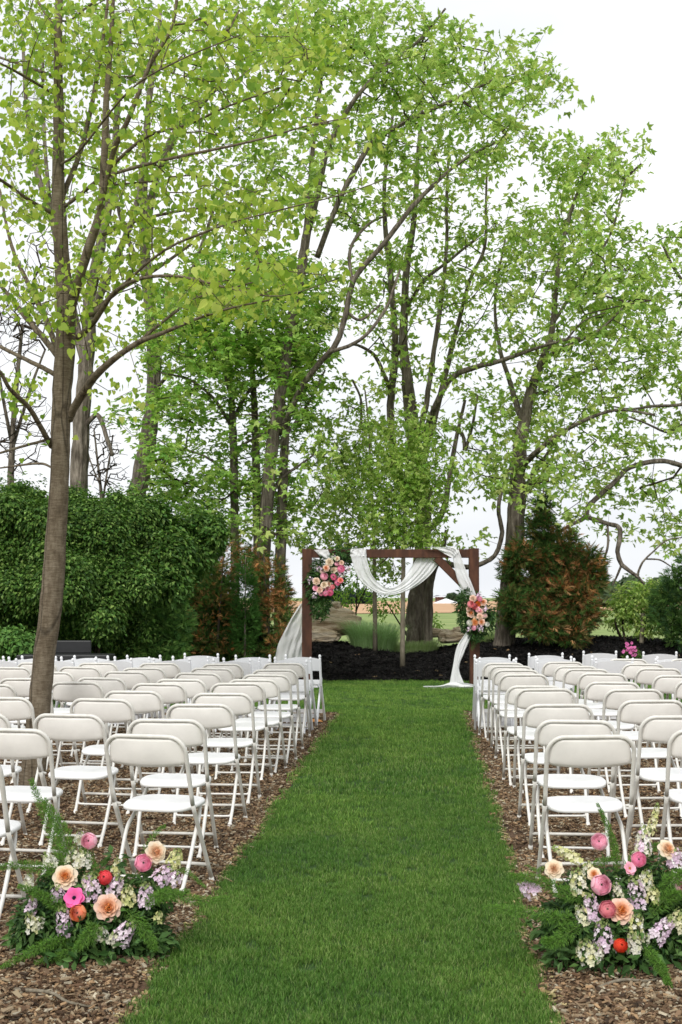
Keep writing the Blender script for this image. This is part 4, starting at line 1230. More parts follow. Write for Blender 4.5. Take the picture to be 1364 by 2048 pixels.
# ---------------------------------------------------------------- hedge, conifers, shrubs
def ell_points(n, c, r, shell=0.55):
    d = norm(rng.normal(0, 1, (n, 3)))
    q = 1 - (1 - shell) * rng.random((n, 1)) ** 1.0
    q = np.where(rng.random((n, 1)) < 0.75, q, rng.random((n, 1)) ** .4)
    return np.array(c) + d * q * np.array(r), d
def breakup(blobs, k, f=.42):
    out_ = []
    for (cx, cy, rx, ry, dd, dr) in blobs:
        out_.append((cx, cy, rx * .72, ry * .72, dd, dr * .72))
        for i in range(k):
            a = random.uniform(0, 2 * pi); e = random.uniform(-1, .6); g = f * random.uniform(.5, 1.25); q = random.uniform(.5, .8) + (.16 if g < f * .8 else 0)
            out_.append((cx + rx * q * cos(a), cy + ry * q * sin(a), rx * g, ry * g, dd + dr * .6 * e, dr * g))
    return out_
def bush(name, label, D, blobs, cols, size, mat, n_per, base_px, stems=4, cat='shrub', group=None, droop=.35, wide=.58, depth=1.0, lobed=False, zmin=0.02, zoff=0.0, spread=.05, bark='bark_twig'):
    """blobs: (px, py, rx, ry, depth offset, depth radius)"""
    x0 = P(base_px, 1200, D)[0]
    root = empty(name, (x0, D, zoff), label, cat, group)
    P_, N_ = [], []
    mbs = []
    if cat == 'hedge': blobs = breakup(blobs, 12)
    for (cx, cy, rx, ry, dd, dr) in blobs:
        c = P(cx, cy, D + dd); r = (rx * D / F, dr, ry * D / F)
        n = int(n_per * (rx * ry) / 3600 * (0.6 + 0.5 * dr))
        p, d = ell_points(n, c, r); P_.append(p); N_.append(d)
        mbs.append(c)
    for k in range(stems):
        mb = MB()
        c = mbs[k % len(mbs)]
        st = np.array([x0 + random.uniform(-.25, .25), D + random.uniform(-.2, .2), zoff - .02])
        mid = st + (c - st) * .5 + rng.normal(0, .12, 3)
        mb.tube(catmull([st, mid, c + rng.normal(0, .1, 3)], 4), np.linspace(.03, .012, 9), 6)
        link('stem', mb.mesh('stem'), M[bark], root, False)
    p = np.concatenate(P_); d = np.concatenate(N_)
    if cat == 'hedge':      # young shoots standing out of the outline
        up_ = np.where((d[:, 2] > .15) & (p[:, 2] > 1.2))[0]
        for j in rng.choice(up_, 130):
            dd_ = norm(d[j] * np.array([.6, .6, 1]) + np.array([0, 0, .8]) + rng.normal(0, .3, 3)); q_ = np.linspace(0, random.uniform(.15, .55), 9)[:, None]
            p = np.vstack([p, p[j] + dd_ * q_]); d = np.vstack([d, np.tile(dd_, (9, 1))])
    k = p[:, 2] > zmin; p = p[k]; d = d[k]; n = len(p)
    # leaves sit in sprays: three or four around each point
    rep = 4
    p = np.repeat(p, rep, axis=0) + rng.normal(0, spread, (n * rep, 3)); d = np.repeat(d, rep, axis=0); n *= rep
    nr = norm(d * .7 + np.array([0, 0, .9]) + rng.normal(0, .35, (n, 3)))
    dv = norm(d + rng.normal(0, .5, (n, 3)) - np.array([0, 0, droop]))
    L = rng.uniform(.55, 1.35, n) * size
    col = palette(n, cols, .25)
    V, Q, C = leaf_arrays(p, nr, dv, L, L * wide, col, .15) if not lobed else lobed_arrays(p, nr, dv, L, L * .8, col)
    tag(link('foliage', make_mesh('foliage', V, [Q], False, C), M[mat], root, False), kind='stuff')
    return root
HEDGE = [(0.055, 0.125, 0.022), (0.075, 0.16, 0.028), (0.10, 0.20, 0.036), (0.038, 0.095, 0.018), (0.14, 0.25, 0.05), (0.21, 0.33, 0.08)]
G_H = 'shrubs along the left boundary'
bush('viburnum_hedge', 'deep green leafy hedge bush filling the left edge behind the near trunk', 20.5,
     [(30, 1100, 105, 95, 0, 1.1), (60, 1180, 110, 80, -.3, 1.1), (60, 1290, 100, 60, .2, .8), (0, 1220, 90, 90, 0, 1.0), (20, 1030, 55, 36, .3, .6), (100, 1060, 50, 50, 0, .7), (15, 1000, 24, 22, .2, .3), (75, 1008, 20, 24, -.1, .3), (45, 990, 14, 20, 0, .2)], HEDGE, .066, 'leaf_hedge', 3300, 20, 5, 'hedge', G_H)
bush('viburnum_hedge', 'deep green leafy hedge bush overhanging the black bench', 20.8,
     [(200, 1115, 85, 95, 0, 1.0), (230, 1180, 80, 80, -.4, .9), (200, 1290, 90, 60, .4, .7), (280, 1290, 60, 60, .3, .7), (160, 1060, 55, 50, 0, .7), (170, 1200, 60, 60, -.2, .8), (250, 1065, 55, 50, .2, .7), (150, 1005, 20, 24, 0, .3), (195, 1022, 24, 20, 0, .3), (228, 1005, 16, 24, 0, .25)], HEDGE, .066, 'leaf_hedge', 3300, 200, 5, 'hedge', G_H)
bush('viburnum_hedge', 'rounder hedge bush of paler leaves touching the browned arborvitae', 21.5,
     [(320, 1100, 75, 75, 0, .9), (370, 1115, 55, 55, 0, .7), (300, 1160, 60, 80, -.2, .8), (290, 1040, 45, 36, .2, .5), (400, 1075, 45, 40, .2, .5)], HEDGE + [(0.11, 0.23, .06)], .09, 'leaf_hedge', 2000, 320, 4, 'hedge', G_H)
bush('low_shrub', 'small bright green shrub at the left edge in front of the hedge', 18.8,
     [(20, 1290, 45, 30, 0, .4), (50, 1300, 30, 22, -.1, .3)], [(0.10, 0.22, 0.05), (0.14, 0.27, 0.06)], .08, 'leaf_hedge', 2400, 25, 3, 'shrub', None)

bush('dark_shrub', 'dark dense shrub filling the gap between hedge and arborvitae screen', 23.9,
     [(400, 1200, 70, 80, 0, .8), (360, 1280, 60, 60, 0, .7), (460, 1270, 60, 70, 0, .7), (520, 1300, 50, 50, 0, .6)], HEDGE[:4], .08, 'leaf_hedge', 1500, 420, 4, 'shrub', None)

def conifer(name, label, D, blobs, green, brown, brown_blobs, base_px, top, trunk_w=8, n_per=700, spray=.20, zoff=0.0, group=None, upright=.6, taper=True):
    """blobs of fan-shaped sprays; brown_blobs: (px, py, r, share) places where the sprays have browned"""
    xb = P(base_px, 1200, D)[0]
    root = empty(name, (xb, D, zoff), label, 'conifer', group)
    mb = MB()
    tp = P(top[0], top[1], D)
    mb.tube(catmull([(xb, D, zoff - .03), (xb * .5 + tp[0] * .5, D, (zoff + tp[2]) / 2), tuple(tp)], 6), np.linspace(trunk_w / 2 * D / F, .006, 13), 8)
    link('trunk', mb.mesh('trunk'), M['bark_far'], root, False)
    P_, N_ = [], []
    if name != 'arborvitae' or 'spire' not in label: blobs = breakup(blobs, 9)
    for (cx, cy, rx, ry, dd, dr) in blobs:
        c = P(cx, cy, D + dd); r = (rx * D / F, dr, ry * D / F)
        p, d = ell_points(int(n_per * .62 * rx * ry / 3600 * (.6 + .5 * dr)), c, r, .6); P_.append(p); N_.append(d)
    p = np.concatenate(P_); d = np.concatenate(N_)
    k = p[:, 2] > zoff + .02; p = p[k]; d = d[k]; n = len(p)
    px_ = 682 + p[:, 0] / p[:, 1] * F; py_ = 1195 - (p[:, 2] - HC) / p[:, 1] * F
    prob = np.zeros(n)
    for (bx, by, br, sh) in brown_blobs:
        prob = np.maximum(prob, sh * np.exp(-((px_ - bx) ** 2 + (py_ - by) ** 2) / (2 * (br * .6) ** 2)))
    isb = rng.random(n) < prob
    out_ = norm(d * np.array([1, 1, .35]) + rng.normal(0, .42, (n, 3)) + np.array([0, 0, upright - .45]))
    col = np.where(isb[:, None], palette(n, brown, .25), palette(n, green, .22))
    side = norm(np.cross(out_, norm(rng.normal(0, 1, (n, 3)))))
    nr = np.cross(side, out_)
    Vs, Qs, Cs = [], [], []; n0 = 0
    L = rng.uniform(.6, 1.3, n) * spray
    # one main frondlet and pairs of side frondlets
    for (st, ang, ln) in ((0, 0, 1.15), (.10, .55, .60), (.10, -.55, .60), (.38, .45, .50), (.38, -.45, .50), (.66, .4, .3), (.66, -.4, .3)):
        dv = norm(out_ * cos(ang) + side * sin(ang) + rng.normal(0, .10, (n, 3)) - np.array([0, 0, .15]))
        V, Q, C = leaf_arrays(p + out_ * (L * st)[:, None], nr, dv, L * ln, L * ln * .10 + .003, col, .06)
        Vs.append(V); Qs.append(Q + n0); Cs.append(C); n0 += len(V)
    tag(link('foliage', make_mesh('foliage', np.concatenate(Vs), [np.concatenate(Qs)], False, np.concatenate(Cs)), M['conifer'], root, False), kind='stuff')
    return root
CG = [(0.065, 0.135, 0.030), (0.09, 0.18, 0.042), (0.12, 0.21, 0.052), (0.045, 0.10, 0.028)]
CB = [(0.36, 0.17, 0.06), (0.48, 0.25, 0.10), (0.24, 0.115, 0.045), (0.58, 0.34, 0.16)]
CO = [(0.15, 0.13, 0.045), (0.20, 0.16, 0.055), (0.11, 0.11, 0.04)]
zb = berm(P(1095, 1200, 25.6)[0], 25.6)
conifer('browned_conifer', 'wide rounded conifer half turned rusty brown, right of the arch', 25.6,
    [(1095, 1200, 90, 75, 0, .9), (1060, 1150, 60, 60, 0, .7), (1140, 1150, 60, 70, 0, .7), (1090, 1110, 65, 50, 0, .6), (1050, 1230, 55, 55, -.2, .6), (1150, 1220, 60, 60, -.2, .6), (1085, 1065, 36, 36, 0, .35), (1088, 1022, 16, 32, 0, .2)],
    [(0.075, 0.15, 0.035), (0.10, 0.18, 0.045)] + CG + CO[:2], CB, [(1150, 1170, 70, .55), (1110, 1210, 70, .4), (1170, 1220, 60, .5), (1100, 1130, 45, .3), (1130, 1060, 30, .35), (1150, 1250, 40, .4), (1030, 1100, 30, .3), (1085, 960, 20, .3)],
    1095, (1085, 915), 10, 2600, .16, zb)
zb = berm(P(1350, 1200, 25.4)[0], 25.4)
conifer('green_conifer', 'dark green conifer cut by the right edge of the frame', 25.4,
    [(1365, 1210, 55, 70, 0, .6), (1350, 1240, 40, 45, 0, .5), (1375, 1150, 35, 40, 0, .4)], CG + [(0.06, 0.13, 0.05)], CB, [], 1365, (1372, 1100), 8, 1500, .17, zb)
CGA = [tuple(v * 1.45 for v in c) for c in CG]; COA = [tuple(v * 1.5 for v in c) for c in CO]; CBA = [tuple(min(.8, v * 1.3) for v in c) for c in CB]  # conifer colours brightened to offset the shade of the dense maple
G_A = 'arborvitae in the browned screen left of the arch'
conifer('arborvitae', 'bright green pointed arborvitae spire in front of the browned screen', 22.9,
    [(490, 1250, 30, 60, 0, .35), (491, 1190, 24, 50, 0, .28), (491, 1150, 15, 36, 0, .18)], [(0.07, 0.17, 0.035), (0.09, 0.21, 0.045)], CB, [], 490, (491, 1112), 6, 2600, .11, 0, G_A, .9)
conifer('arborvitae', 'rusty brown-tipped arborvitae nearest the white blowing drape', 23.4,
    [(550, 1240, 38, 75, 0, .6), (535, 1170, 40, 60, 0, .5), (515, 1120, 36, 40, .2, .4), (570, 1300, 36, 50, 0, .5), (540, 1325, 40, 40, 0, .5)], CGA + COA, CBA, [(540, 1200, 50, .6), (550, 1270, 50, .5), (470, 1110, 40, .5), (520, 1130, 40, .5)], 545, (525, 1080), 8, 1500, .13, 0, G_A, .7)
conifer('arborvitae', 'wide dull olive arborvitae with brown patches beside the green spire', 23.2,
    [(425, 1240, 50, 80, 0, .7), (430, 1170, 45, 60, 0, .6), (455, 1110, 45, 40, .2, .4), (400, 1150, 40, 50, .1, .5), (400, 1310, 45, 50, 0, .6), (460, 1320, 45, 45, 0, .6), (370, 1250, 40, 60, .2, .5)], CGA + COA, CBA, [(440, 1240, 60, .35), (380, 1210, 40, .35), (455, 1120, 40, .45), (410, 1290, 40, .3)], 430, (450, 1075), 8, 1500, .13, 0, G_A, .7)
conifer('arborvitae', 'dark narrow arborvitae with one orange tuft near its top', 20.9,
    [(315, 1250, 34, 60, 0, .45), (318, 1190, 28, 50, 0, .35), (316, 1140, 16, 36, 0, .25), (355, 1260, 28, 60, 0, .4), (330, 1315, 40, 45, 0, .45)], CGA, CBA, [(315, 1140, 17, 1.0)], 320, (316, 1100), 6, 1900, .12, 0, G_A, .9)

# bright open shrub on the right with sawn stub
zb = berm(P(1270, 1200, 26.2)[0], 26.2)
rt = bush('green_shrub', 'light green open shrub with a sawn-off stub, right of the browned conifer', 26.2,
     [(1265, 1200, 45, 40, 0, .5), (1300, 1190, 35, 35, 0, .4), (1240, 1230, 35, 35, 0, .4), (1290, 1245, 40, 30, 0, .4)], MAPLE + HEDGE[-1:], .085, 'leaf', 520, 1270, 4, 'shrub', None, .3, .6, zoff=zb, zmin=.3)
mb = MB(); s = limb_points([(1282, 1290, 9), (1285, 1255, 9), (1286, 1226, 9)], 26.0); mb.tube(s[:, :3], s[:, 3], 8)
link('stub', mb.mesh('stub'), M['bark_pale'], rt, False)
zb = berm(P(880, 1200, 29)[0], 29)
bush('green_shrub', 'thin-stemmed green undergrowth bush around the foot of the old bole', 28.6,
     [(770, 1205, 40, 30, 0, .4), (868, 1245, 16, 20, 0, .25)], DEEP, .08, 'leaf', 380, 870, 3, 'shrub', None, .3, .6)
bush('green_shrub', 'sparse young bush behind the tan boulder', 28.2,
     [(680, 1190, 40, 40, 0, .4), (720, 1160, 40, 40, 0, .4)], DEEP, .08, 'leaf', 260, 690, 4, 'shrub', None, .3, .6)

# soft grass clumps on the bank
def grass_mound(name, label, px, py_top, rx, D, n, h, cols, w=.008, cat='ornamental grass'):
    x0 = P(px, 1200, D)[0]; z0 = berm(x0, D)
    root = empty(name, (x0, D, z0), label, cat)
    k = 5; V = []; Q = []; C = []; m = 0
    for i in range(n):
        a = random.uniform(0, 2 * pi); q = random.random() ** .5
        bx, by = x0 + rx * q * cos(a), D + rx * .6 * q * sin(a)
        bz = berm(bx, by)
        hh = h * random.uniform(.5, 1.05); ln = hh * random.uniform(.2, .9)
        an = a + random.gauss(0, .5); dx, dy = cos(an) * ln * (0.3 + q), sin(an) * ln * (.3 + q)
        sx, sy = -sin(an) * w / 2, cos(an) * w / 2
        for t, zz, ww in ((0, 0, 1), (.3, .6, 1), (.75, .95, .7), (1.1, .92, .15)):
            V += [(bx + dx * t - sx * ww, by + dy * t - sy * ww, bz + hh * zz), (bx + dx * t + sx * ww, by + dy * t + sy * ww, bz + hh * zz)]
        c = np.array(random.choice(cols)) * random.uniform(.8, 1.2)
        C += [c] * 8
        for t in range(3): Q.append((m + 2 * t, m + 2 * t + 1, m + 2 * t + 3, m + 2 * t + 2))
        m += 8
    tag(link('blades', make_mesh('blades', V, [np.array(Q)], False, np.array(C)), M['leaf'], root, False), kind='stuff')
grass_mound('ornamental_grass', 'soft blue-green mound of fine grass beside the tan boulder', 745, 1235, .42, 26.6, 3600, .60, [(0.42, 0.60, 0.28), (0.50, 0.66, 0.36), (0.34, 0.52, 0.22)], .005)
grass_mound('ornamental_grass', 'paler low grass clump between the sapling stem and the flat rocks', 830, 1265, .46, 26.7, 2400, .28, [(0.46, 0.58, 0.27), (0.54, 0.64, 0.34), (0.38, 0.52, 0.22)], .005)
grass_mound('ornamental_grass', 'low pale grass fringe behind the right arch post', 975, 1280, .4, 27.0, 1200, .26, [(0.33, 0.44, 0.18), (0.42, 0.52, 0.24)], .005)

# ---------------------------------------------------------------- rocks
def rock(label, px, py, w, h, D, seed, dpt=.5, name='boulder'):
    x, y, z = P(px, py, D)
    zb = berm(x, D)
    sw, sh = w * D / F, h * D / F
    r_ = np.random.default_rng(seed)
    V = []; nu, nv = 22, 13
    for j in range(nv):
        for i in range(nu):
            a = 2 * pi * i / nu; t = -pi / 2 + pi * j / (nv - 1)
            e = .55
            v = np.array([math.copysign(abs(cos(a)) ** e, cos(a)) * cos(t) ** e if cos(t) > 0 else 0, math.copysign(abs(sin(a)) ** e, sin(a)) * (max(0, cos(t)) ** e), math.copysign(abs(sin(t)) ** .6, sin(t))])
            lay = .13 * (int((v[2] + 1) * 3.6 + seed + .5 * sin(a * 2)) % 2)
            v *= 1 - lay * (1 if abs(v[2]) < .9 else 0) + .10 * math.sin(3 * a + seed) + .06 * math.sin(7 * a + seed * 2 + v[2] * 3) + r_.normal(0, .035)
            V.append((v[0] * sw / 2 + v[2] * .05, v[1] * dpt / 2, v[2] * sh / 2 * (1 - .35 * v[0] * (1 if seed % 2 else -1)) - .10 * v[0] * sh))
    Q = [(j * nu + i, j * nu + (i + 1) % nu, (j + 1) * nu + (i + 1) % nu, (j + 1) * nu + i) for j in range(nv - 1) for i in range(nu)]
    o = link(name, make_mesh(name, V, [np.array(Q)], False), M['rock'])
    o.location = (x, y, z)
    tag(o, label, 'rock', 'tan ledge rocks on the mulch bank')
    return o
rock('largest tan layered boulder seen between the left arch post and the soft grass', 664, 1242, 112, 58, 27.2, 3, .9)
rock('flat dark-edged slab at the foot of the largest boulder', 640, 1272, 90, 30, 26.7, 5, .6)
rock('top slab of the tan boulder heap behind the left bouquet', 650, 1217, 60, 24, 27.6, 8, .5)
rock('flat thin rock in front of the old bole', 832, 1248, 44, 12, 27.6, 11, .4)
rock('long flat tan rock beside the tail of the drape', 872, 1266, 62, 16, 27.2, 13, .5)
rock('orange-brown wedge rock low against the right arch post', 905, 1274, 52, 22, 26.9, 17, .5)
rock('small grey-tan rock tucked behind the right bouquet', 924, 1262, 40, 12, 27.4, 19, .4)

# ---------------------------------------------------------------- farm beyond
def barn(label, pxc, w_px, ytop, yeave, ybase, D, wallm, roofm):
    x0, _, zt = P(pxc - w_px / 2, ytop, D); x1 = P(pxc + w_px / 2, ytop, D)[0]
    ze = P(pxc, yeave, D)[2]; dd = (x1 - x0) * .5; xm = (x0 + x1) / 2
    root = empty('barn', (xm, D, 0), label, 'barn')
    mb = MB(); mb.box((xm, D + dd / 2, ze / 2 - .1), (x1 - x0, dd, ze + .2)); link('wall', mb.mesh('wall', False), wallm, root, False)
    mb = MB(); e = 1.0
    mb.add([(x0 - e, D - e, ze), (x1 + e, D - e, ze), (x1 - 3, D + dd / 2, zt), (x0 + 3, D + dd / 2, zt), (x0 - e, D + dd + e, ze), (x1 + e, D + dd + e, ze)], Q=[(0, 1, 2, 3), (3, 2, 5, 4), (0, 4, 5, 1)], T=[(0, 3, 4), (1, 5, 2)])
    link('roof', mb.mesh('roof', False), roofm, root, False)
    n = 5
    for i in range(n):
        mb = MB(); mb.box((x0 + (x1 - x0) * (i + .5) / n, D - .06, ze * .45), ((x1 - x0) / n * .4, .1, ze * .6)); link('door' if i == 2 else 'window', mb.mesh('door', False), M['grey_lid'], root, False)
barn('low white farm building beyond the fields, seen through the right of the arch', 893, 50, 1197, 1209, 1212, 330, M['barn_wall'], M['barn_wall'])
barn('reddish farm building on the skyline behind the white one', 882, 22, 1190, 1194, 1203, 420, M['red_barn'], M['barn_roof'])
FT = [(0.05, 0.09, 0.05), (0.07, 0.12, 0.06), (0.09, 0.14, 0.07)]
def far_tree(pxc, w, ytop, D, label, cols, n=260, cat='tree'):
    xm = P(pxc, 1195, D)[0]; zt = P(pxc, ytop, D)[2]; r = w / 2 * D / F
    root = empty('far_tree', (xm, D, 0), label, cat, 'trees on the far side of the fields')
    mb = MB(); mb.tube([(xm, D, -.2), (xm, D, zt * .6)], [.35, .2], 6); link('trunk', mb.mesh('trunk'), M['bark_far'], root, False)
    p, d = ell_points(n, (xm, D, zt * .55), (r, r, zt * .45), .7)
    nr = norm(d + rng.normal(0, .3, d.shape)); dv = norm(rng.normal(0, 1, d.shape))
    L = np.full(n, max(r * .7, 1.4)) * rng.uniform(.6, 1.2, n)
    V, Q, C = leaf_arrays(p, nr, dv, L, L * .8, palette(n, cols, .2), .1)
    tag(link('crown', make_mesh('crown', V, [Q], False, C), M['leaf'], root, False), kind='stuff')
for i, px in enumerate(range(640, 745, 9)):
    far_tree(px + random.uniform(-3, 3), 9, 1186 + random.uniform(-4, 5), 300, f'dark far conifer, {["first","second","third","fourth","fifth","sixth","seventh","eighth","ninth","tenth","eleventh","twelfth"][i]} from the left arch post on the skyline', [(0.05, 0.08, 0.07), (0.07, 0.10, 0.09)], 160)
far_tree(905, 24, 1188, 400, 'rounded far tree behind the white farm building', FT)
far_tree(925, 22, 1190, 410, 'far tree just right of the white farm building', FT)
far_tree(1215, 60, 1165, 200, 'pale round tree across the field, right of the browned conifer', [(0.10, 0.16, 0.08), (0.14, 0.2, 0.1)])
far_tree(1262, 50, 1150, 190, 'taller pale tree across the field behind the open shrub', [(0.10, 0.16, 0.08), (0.14, 0.2, 0.1)])
far_tree(1320, 60, 1160, 210, 'pale tree across the field by the dark green conifer', [(0.10, 0.16, 0.08), (0.14, 0.2, 0.1)])

# ---------------------------------------------------------------- black bench at the hedge
zbn = 0.0
bench = empty('bench', (P(150, 1300, 18.2)[0], 18.2, 0), 'black bench with dark panel back half hidden behind the left chairs', 'bench')
def bx(name, px0, py0, px1, py1, D, dep, mat, par):
    a = P(px0, py0, D); b = P(px1, py1, D)
    mb = MB(); mb.box(((a[0] + b[0]) / 2, D + dep / 2, (a[2] + b[2]) / 2), (abs(b[0] - a[0]), dep, abs(a[2] - b[2])))
    return bevel(link(name, mb.mesh(name, False), M[mat], par, False), .015, 2)
bx('seat', 32, 1310, 218, 1322, 18.0, .5, 'black_plastic', bench)
bx('front_panel', 40, 1324, 212, 1372, 18.05, .4, 'black_plastic', bench)
bx('backrest', 108, 1281, 182, 1307, 18.5, .05, 'black_plastic', bench)

# ---------------------------------------------------------------- wooden arch
AD = 22.3
arch = empty('wedding_arch', (P(781, 1300, AD)[0], AD, 0), 'red-brown wooden beam arch standing at the end of the lawn aisle', 'arch')
xl, xr = P(614, 1200, AD)[0], P(948, 1200, AD)[0]
zt = P(780, 1098, AD)[2]
PW = .15
def abox(name, c, s, rot=None):
    mb = MB(); mb.box(c, s, rot)
    return bevel(link(name, mb.mesh(name, False), M['arch_wood'], arch, False), .006, 2)
abox('post', (xl, AD, zt / 2 + .002), (.165, PW, zt))
abox('post', (xr, AD, zt / 2 + .006), (.165, PW, zt + .008))
abox('beam', ((xl + xr) / 2, AD, zt - .078), (xr - xl - .168, PW - .02, .142))
for sg, xe in ((1, xr), (-1, xl)):
    a = np.array((xe - sg * .083, AD, zt - .70)); b = np.array((xe - sg * .63, AD, zt - .15))
    L = np.linalg.norm(b - a); an = math.atan2(b[2] - a[2], b[0] - a[0])
    R = Matrix.Rotation(-an, 3, 'Y')
    abox('brace', (a + b) / 2, (L, PW - .035, .13), R)
for sx in (xl, xr):
    mb = MB(); mb.box((sx, AD, .012), (.30, .30, .02)); bevel(link('foot_plate', mb.mesh('foot_plate', False), M['black_plastic'], arch, False), .004)

# ---------------------------------------------------------------- drapes (two lengths of chiffon)
def loft(e1, e2, D1, D2, nu=60, nv=26, folds=5, amp=.05, phase=0.0):
    """cloth between two edges given in photograph pixels, rippled in depth"""
    A = catmull([(*q, 0) for q in e1], 8); B = catmull([(*q, 0) for q in e2], 8)
    def res(c):
        d = np.r_[0, np.cumsum(np.linalg.norm(np.diff(c, axis=0), axis=1))]; t = np.linspace(0, d[-1], nu)
        return np.column_stack([np.interp(t, d, c[:, k]) for k in range(2)])
    A, B = res(A), res(B); V = []
    for j in range(nv):
        v = j / (nv - 1)
        for i in range(nu):
            u = i / (nu - 1)
            q = A[i] * (1 - v) + B[i] * v
            vv = v + .09 * sin(v * 5.3 + u * 3.1 + phase) + .05 * sin(u * 6.0 + v * 2)
            env = .35 + .65 * abs(sin(v * 2.7 + u * 1.9 + 1.0))
            D = D1 * (1 - u) + D2 * u + amp * env * (sin(vv * folds * 2 * pi + phase + 1.3 * sin(u * 4)) + .35 * sin(vv * folds * 4.3 * pi + u * 7) + .25 * sin(u * 23 + v * 9))
            V.append(P(q[0], q[1], D))
    Q = [(j * nu + i, j * nu + i + 1, (j + 1) * nu + i + 1, (j + 1) * nu + i) for j in range(nv - 1) for i in range(nu - 1)]
    return np.array(V), np.array(Q)
def cloth_obj(name, parts_, label, group):
    mb = MB()
    for p_ in parts_: mb.add(p_[0], Q=p_[1])
    o = link(name, mb.mesh(name), M['cloth']); tag(o, label, 'drape', group)
    return o
GD = 'white chiffon drapes on the arch'
fr = AD - PW / 2 - .03; bk = AD + PW / 2 + .03
cloth_obj('drape', [
    # swag hanging between its two turns over the beam
    loft([(732, 1110), (742, 1146), (759, 1167), (779, 1176), (800, 1167), (820, 1138), (834, 1116), (846, 1104)], [(701, 1110), (712, 1148), (729, 1170), (754, 1186), (777, 1191), (803, 1186), (830, 1174), (858, 1152), (880, 1124)], fr - .04, fr + .16, 80, 34, 4, .016),
    # over the beam on its left end
    loft([(701, 1098), (700, 1112)], [(732, 1098), (733, 1112)], fr, fr - .03, 10, 26, 3, .02),
    loft([(702, 1097), (701, 1098)], [(731, 1097), (731, 1098)], bk, fr, 8, 26, 3, .015),
    # folds across the front of the beam on its right end
    loft([(846, 1095), (870, 1097), (890, 1108), (905, 1116)], [(880, 1094), (900, 1094), (912, 1096), (917, 1104)], fr - .02, fr - .06, 24, 20, 3, .025),
    loft([(905, 1112), (909, 1135), (915, 1160), (928, 1190), (938, 1215)], [(917, 1098), (924, 1118), (932, 1140), (944, 1168), (956, 1200)], fr - .04, fr - .02, 40, 26, 3, .014),
    loft([(938, 1212), (940, 1240), (931, 1266), (914, 1293), (906, 1330), (899, 1368)], [(956, 1200), (950, 1240), (941, 1276), (928, 1306), (918, 1337), (929, 1369)], fr - .02, fr - .22, 50, 26, 3, .016),
    loft([(846, 1372), (880, 1371), (905, 1364), (930, 1366), (948, 1369)], [(848, 1377), (880, 1379), (905, 1381), (930, 1381), (948, 1379)], 21.75, 21.75, 50, 14, 2, .05),
    ], 'long white chiffon drape swagged across the beam, its tail pooling on the grass', GD)
cloth_obj('drape', [
    loft([(628, 1100), (640, 1112), (650, 1122)], [(656, 1099), (661, 1112), (662, 1122)], fr, fr - .02, 20, 16, 2, .02),
    loft([(622, 1119), (622, 1150), (620, 1180), (612, 1208)], [(646, 1119), (645, 1150), (640, 1180), (622, 1208)], bk - .05, bk + .05, 30, 20, 3, .025),
    loft([(600, 1208), (584, 1234), (567, 1266), (555, 1293), (547, 1335)], [(622, 1200), (618, 1234), (612, 1266), (606, 1293), (602, 1335)], bk + .05, bk + .3, 50, 30, 3, .03),
    ], 'white chiffon drape blowing out behind the left arch post', GD)

# ---------------------------------------------------------------- flowers
def petal_grid(W, H, cup, curl, nu=5, nv=5, tipc=None, basec=None, ruffle=.0):
    V, C = [], []
    for j in range(nv):
        v = j / (nv - 1)
        w = W * (0.35 + 0.65 * math.sin(min(1, v * 1.25) * pi / 2)) * (1 - .35 * max(0, v - .7) / .3 * (1))
        for i in range(nu):
            u = -1 + 2 * i / (nu - 1)
            z = H * v * (1 - .18 * u * u * v)
            y = -cup * u * u * W + curl * v ** 3 * H + ruffle * random.uniform(-1, 1) * v
            V.append((u * w, y, z)); C.append(np.array(basec) * (1 - v) + np.array(tipc) * v)
    Q = [(j * nu + i, j * nu + i + 1, (j + 1) * nu + i + 1, (j + 1) * nu + i) for j in range(nv - 1) for i in range(nu - 1)]
    return np.array(V), np.array(Q), np.array(C)
def place_petal(V, tilt, r0, ang, z0=0.0):
    ct, st = cos(tilt), sin(tilt)
    y = V[:, 1] * ct + V[:, 2] * st; z = -V[:, 1] * st + V[:, 2] * ct
    V = np.column_stack([V[:, 0], y + r0, z + z0])
    ca, sa = cos(ang), sin(ang)
    return np.column_stack([V[:, 0] * ca - V[:, 1] * sa, V[:, 0] * sa + V[:, 1] * ca, V[:, 2]])
def sphere_petal(R, a0, da, lat0, lat1, flare, basec, tipc, nu=5, nv=4):
    V, C = [], []
    for j in range(nv):
        v = j / (nv - 1); la = lat0 + (lat1 - lat0) * v
        for i in range(nu):
            u = -1 + 2 * i / (nu - 1); az = a0 + da * u * (1 - .25 * v)
            rr = R * (1 + flare * v * v + .03 * u * u)
            l2 = la - .18 * u * u * v
            V.append((rr * cos(l2) * cos(az), rr * cos(l2) * sin(az), rr * sin(l2))); C.append(np.array(basec) * (1 - v) + np.array(tipc) * v)
    Q = [(j * nu + i, j * nu + i + 1, (j + 1) * nu + i + 1, (j + 1) * nu + i) for j in range(nv - 1) for i in range(nu - 1)]
    return np.array(V), np.array(Q), np.array(C)

def face_matrix(pos, facing, size, spin):
    f = Vector(facing).normalized()
    q = f.to_track_quat('Z', 'Y')
    return Matrix.Translation(Vector(pos)) @ q.to_matrix().to_4x4() @ Matrix.Rotation(spin, 4, 'Z') @ Matrix.Scale(size, 4)

